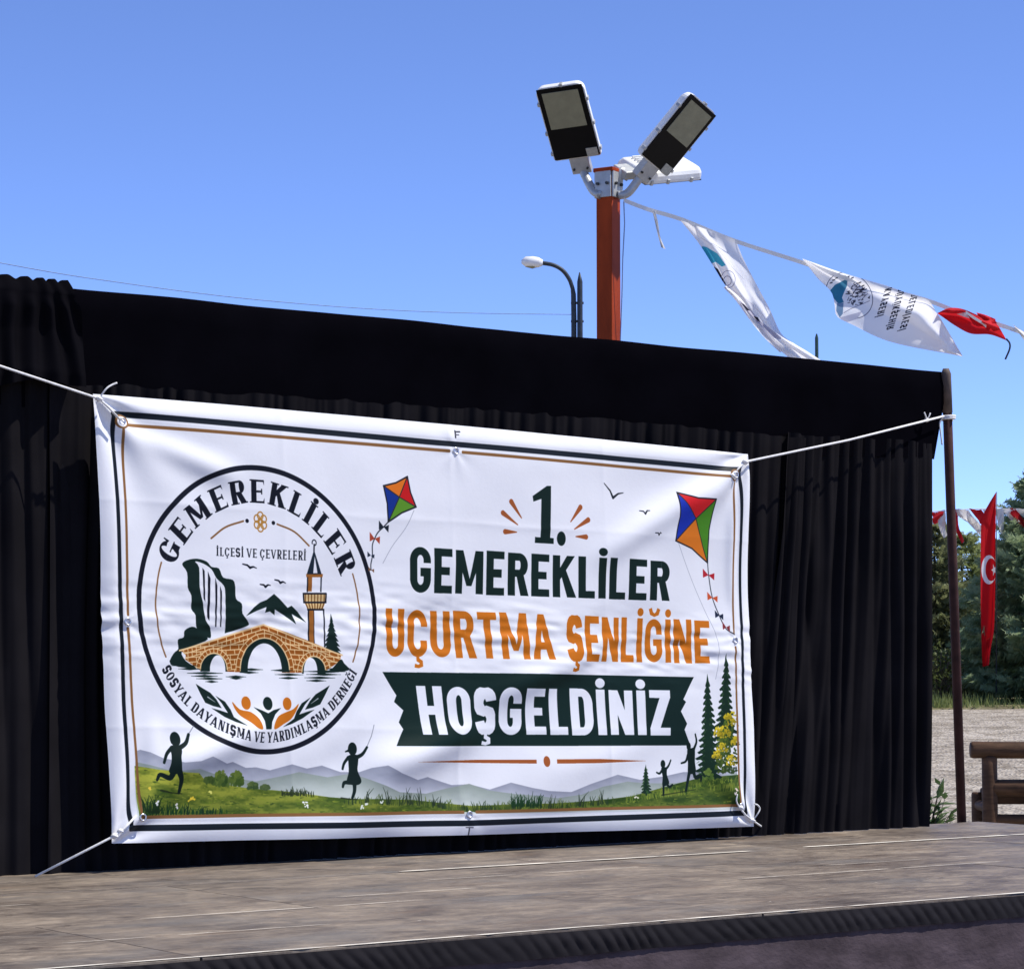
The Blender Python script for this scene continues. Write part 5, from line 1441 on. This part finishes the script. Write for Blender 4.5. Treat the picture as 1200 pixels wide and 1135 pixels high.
# red feather flag
FD = 48.42
zoomf = lambda x, y: (1085 + x/2.704, 560 + y/2.704)
def ff_T(pts): pts = np.asarray(pts, float); return np.c_[(pts[:, 0]-1145)*14, (785-pts[:, 1])*5]
ff = Canvas(30*14, 215*5, (206, 22, 30), ff_T)
aa = np.linspace(0, 6.283, 60)
fz = lambda pts: ff_T([zoomf(*p) for p in pts])
ff.poly(fz([(200 + 24*math.cos(t), 290 + 46*math.sin(t)) for t in aa]), (238, 236, 236)); ff.poly(fz([(207 + 18*math.cos(t), 290 + 36*math.sin(t)) for t in aa]), (206, 22, 30))
ff.poly(fz([(216 + (9 if k % 2 == 0 else 3.6)*math.cos(k*math.pi/5 + math.pi), 291 + (20 if k % 2 == 0 else 8)*math.sin(k*math.pi/5 + math.pi)) for k in range(10)]), (238, 236, 236))
M_FF = print_mat("feather_flag_print", ff.image("feather_flag_print"), 0.7, 0.2, trans=0.35, fine=False)
fq = atD(1167, 780, FD); fgz = float(ground_h(fq[0], fq[1]))
fflag = empty("feather_flag", (fq[0], fq[1], fgz), "tall red feather flag with white crescent and star standing among the spruces", "flag")
L_ = [(1166.5, 577.5), (1160, 588), (1153, 601), (1149.8, 612), (1149.2, 660), (1149.5, 720), (1150.5, 760), (1151.5, 781)]
R_ = [(1167.5, 576.5), (1167.2, 590), (1167, 610), (1166.5, 640), (1166.2, 690), (1165, 735), (1161, 760), (1159, 779)]
A = np.array(spline(L_, 8)); B = np.array(spline(R_, 8)); nr_ = 14
P = np.zeros((len(A), nr_, 3)); UV = np.zeros((len(A), nr_, 2))
for i in range(len(A)):
    for j in range(nr_):
        k = j/(nr_-1); x, y = A[i]*(1-k) + B[i]*k
        fold = 0.10*math.sin(k*5.0 + i*0.06) + (0.16*max(0, 0.35-abs(k-0.45))*(1 if i < 22 else 0.3))
        P[i, j] = atD(x, y, FD - fold*0.8); UV[i, j] = ((x-1145)/30, (785-y)/215)
MB().grid(P, UV).build("flag_cloth", M_FF, fflag, smooth=True)
MB().tube([(fq[0], fq[1], fgz), atD(1167.6, 700, FD), atD(1168, 576, FD)], [0.018, 0.010, 0.006], 8).build("pole", M_IRON, fflag, smooth=True)

# far bunting with small red and white pennants
FB = 49.3
fb = empty("bunting", tuple(atD(1090, 598, FB)), "distant string of small red and white pennants in front of the trees", "bunting")
yl = lambda x: 600 - 4*math.sin((x-1080)/170*math.pi) if x < 1260 else 600
MB().tube([atD(x, yl(x), FB) for x in range(1020, 1320, 10)], 0.010, 5).build("string", M_TAPE, fb)
k = 0
for (x0, w_, dx, dy, red) in ((1090, 14, 4, 14, 1), (1094, 11, 10, 30, 0), (1113, 7, 11, 38, 1), (1112, 16, 22, 16, 0), (1122, 13, 26, 36, 0), (1137, 13, 10, 18, 1), (1151, 10, 8, 22, 0), (1163, 10, 10, 30, 0), (1172, 14, 14, 16, 0), (1178, 13, 24, 28, 1), (1190, 14, 12, 14, 0), (1206, 16, 16, 22, 1), (1222, 16, 18, 24, 0)):
    nr_, nc_ = 8, 6; P = np.zeros((nr_, nc_, 3))
    for j in range(nr_):
        f = j/(nr_-1)
        for i in range(nc_):
            g_ = i/(nc_-1)
            x = x0 + w_*1.1*g_*(1-0.6*f) + dx*1.2*f + 1.5*math.sin(f*5+k); y = yl(x0 + w_*g_) + dy*f + 1.2*math.sin(g_*4+f*6+k)
            P[j, i] = atD(x, y, FB - 0.05 + 0.12*math.sin(f*6 + g_*3 + k))
    MB().grid(P).build("red_pennant" if red else "white_pennant", M_REDF if red else M_TAPE, fb, smooth=True); k += 1

# ------------------------------------------------------------------ log bench beyond the stage
M_LOG = simple("dark_varnished_log", (0.080, 0.043, 0.023), 0.65, 0.0, var=0.5, scale=7, bmp=0.3, spec=0.15, stretch=(0.6, 0.6, 3), dist=0.006)
M_LOGEND = simple("log_end_grain", (0.14, 0.09, 0.055), 0.7, var=0.4, scale=20)
ND = 22.0
bq = atD(1158, 962, ND); Rh = cR; Fw = cFh
bench = empty("log_bench", (bq[0], bq[1], 0), "dark brown log bench on the gravel at the right edge", "bench")
def bp(px_, z, back=0.0):
    p = atD(px_, 776, ND); p = p + Fw*back; return np.array([p[0], p[1], z])
zt = atD(1150, 878, ND)[2]
def log(pts, r, name, end=True):
    m = MB(); d0 = (pts[0]-pts[1])/np.linalg.norm(pts[0]-pts[1]); d1_ = -d0
    m.tube([pts[0]+d0*0.0, pts[0]-d0*0.02, pts[1]-d1_*0.02, pts[1]], [r*0.9, r, r*1.0, r*0.88], 16); return m.build(name, M_LOG, bench, smooth=True, bevel=0.0)
tp = log([bp(1136, zt), bp(1390, zt-0.01)], 0.072, "top_log")
for x in (1158, 1372):
    log([bp(x, 0.0), bp(x, zt-0.05)], 0.066, "leg")
    log([bp(x, 0.0, 0.55), bp(x, 0.47, 0.55)], 0.06, "leg")
    log([bp(x, 0.36, 0.0), bp(x, 0.36, 0.6)], 0.045, "seat_bearer")
zm_ = atD(1180, 922, ND)[2]; zl = atD(1180, 959, ND)[2]
log([bp(1160, zm_), bp(1372, zm_)], 0.070, "back_rail")
log([bp(1160, zl), bp(1372, zl)], 0.045, "lower_rail")
for k in range(3):
    log([bp(1160, 0.45, 0.18+0.16*k), bp(1380, 0.45, 0.18+0.16*k)], 0.065, "seat_log")
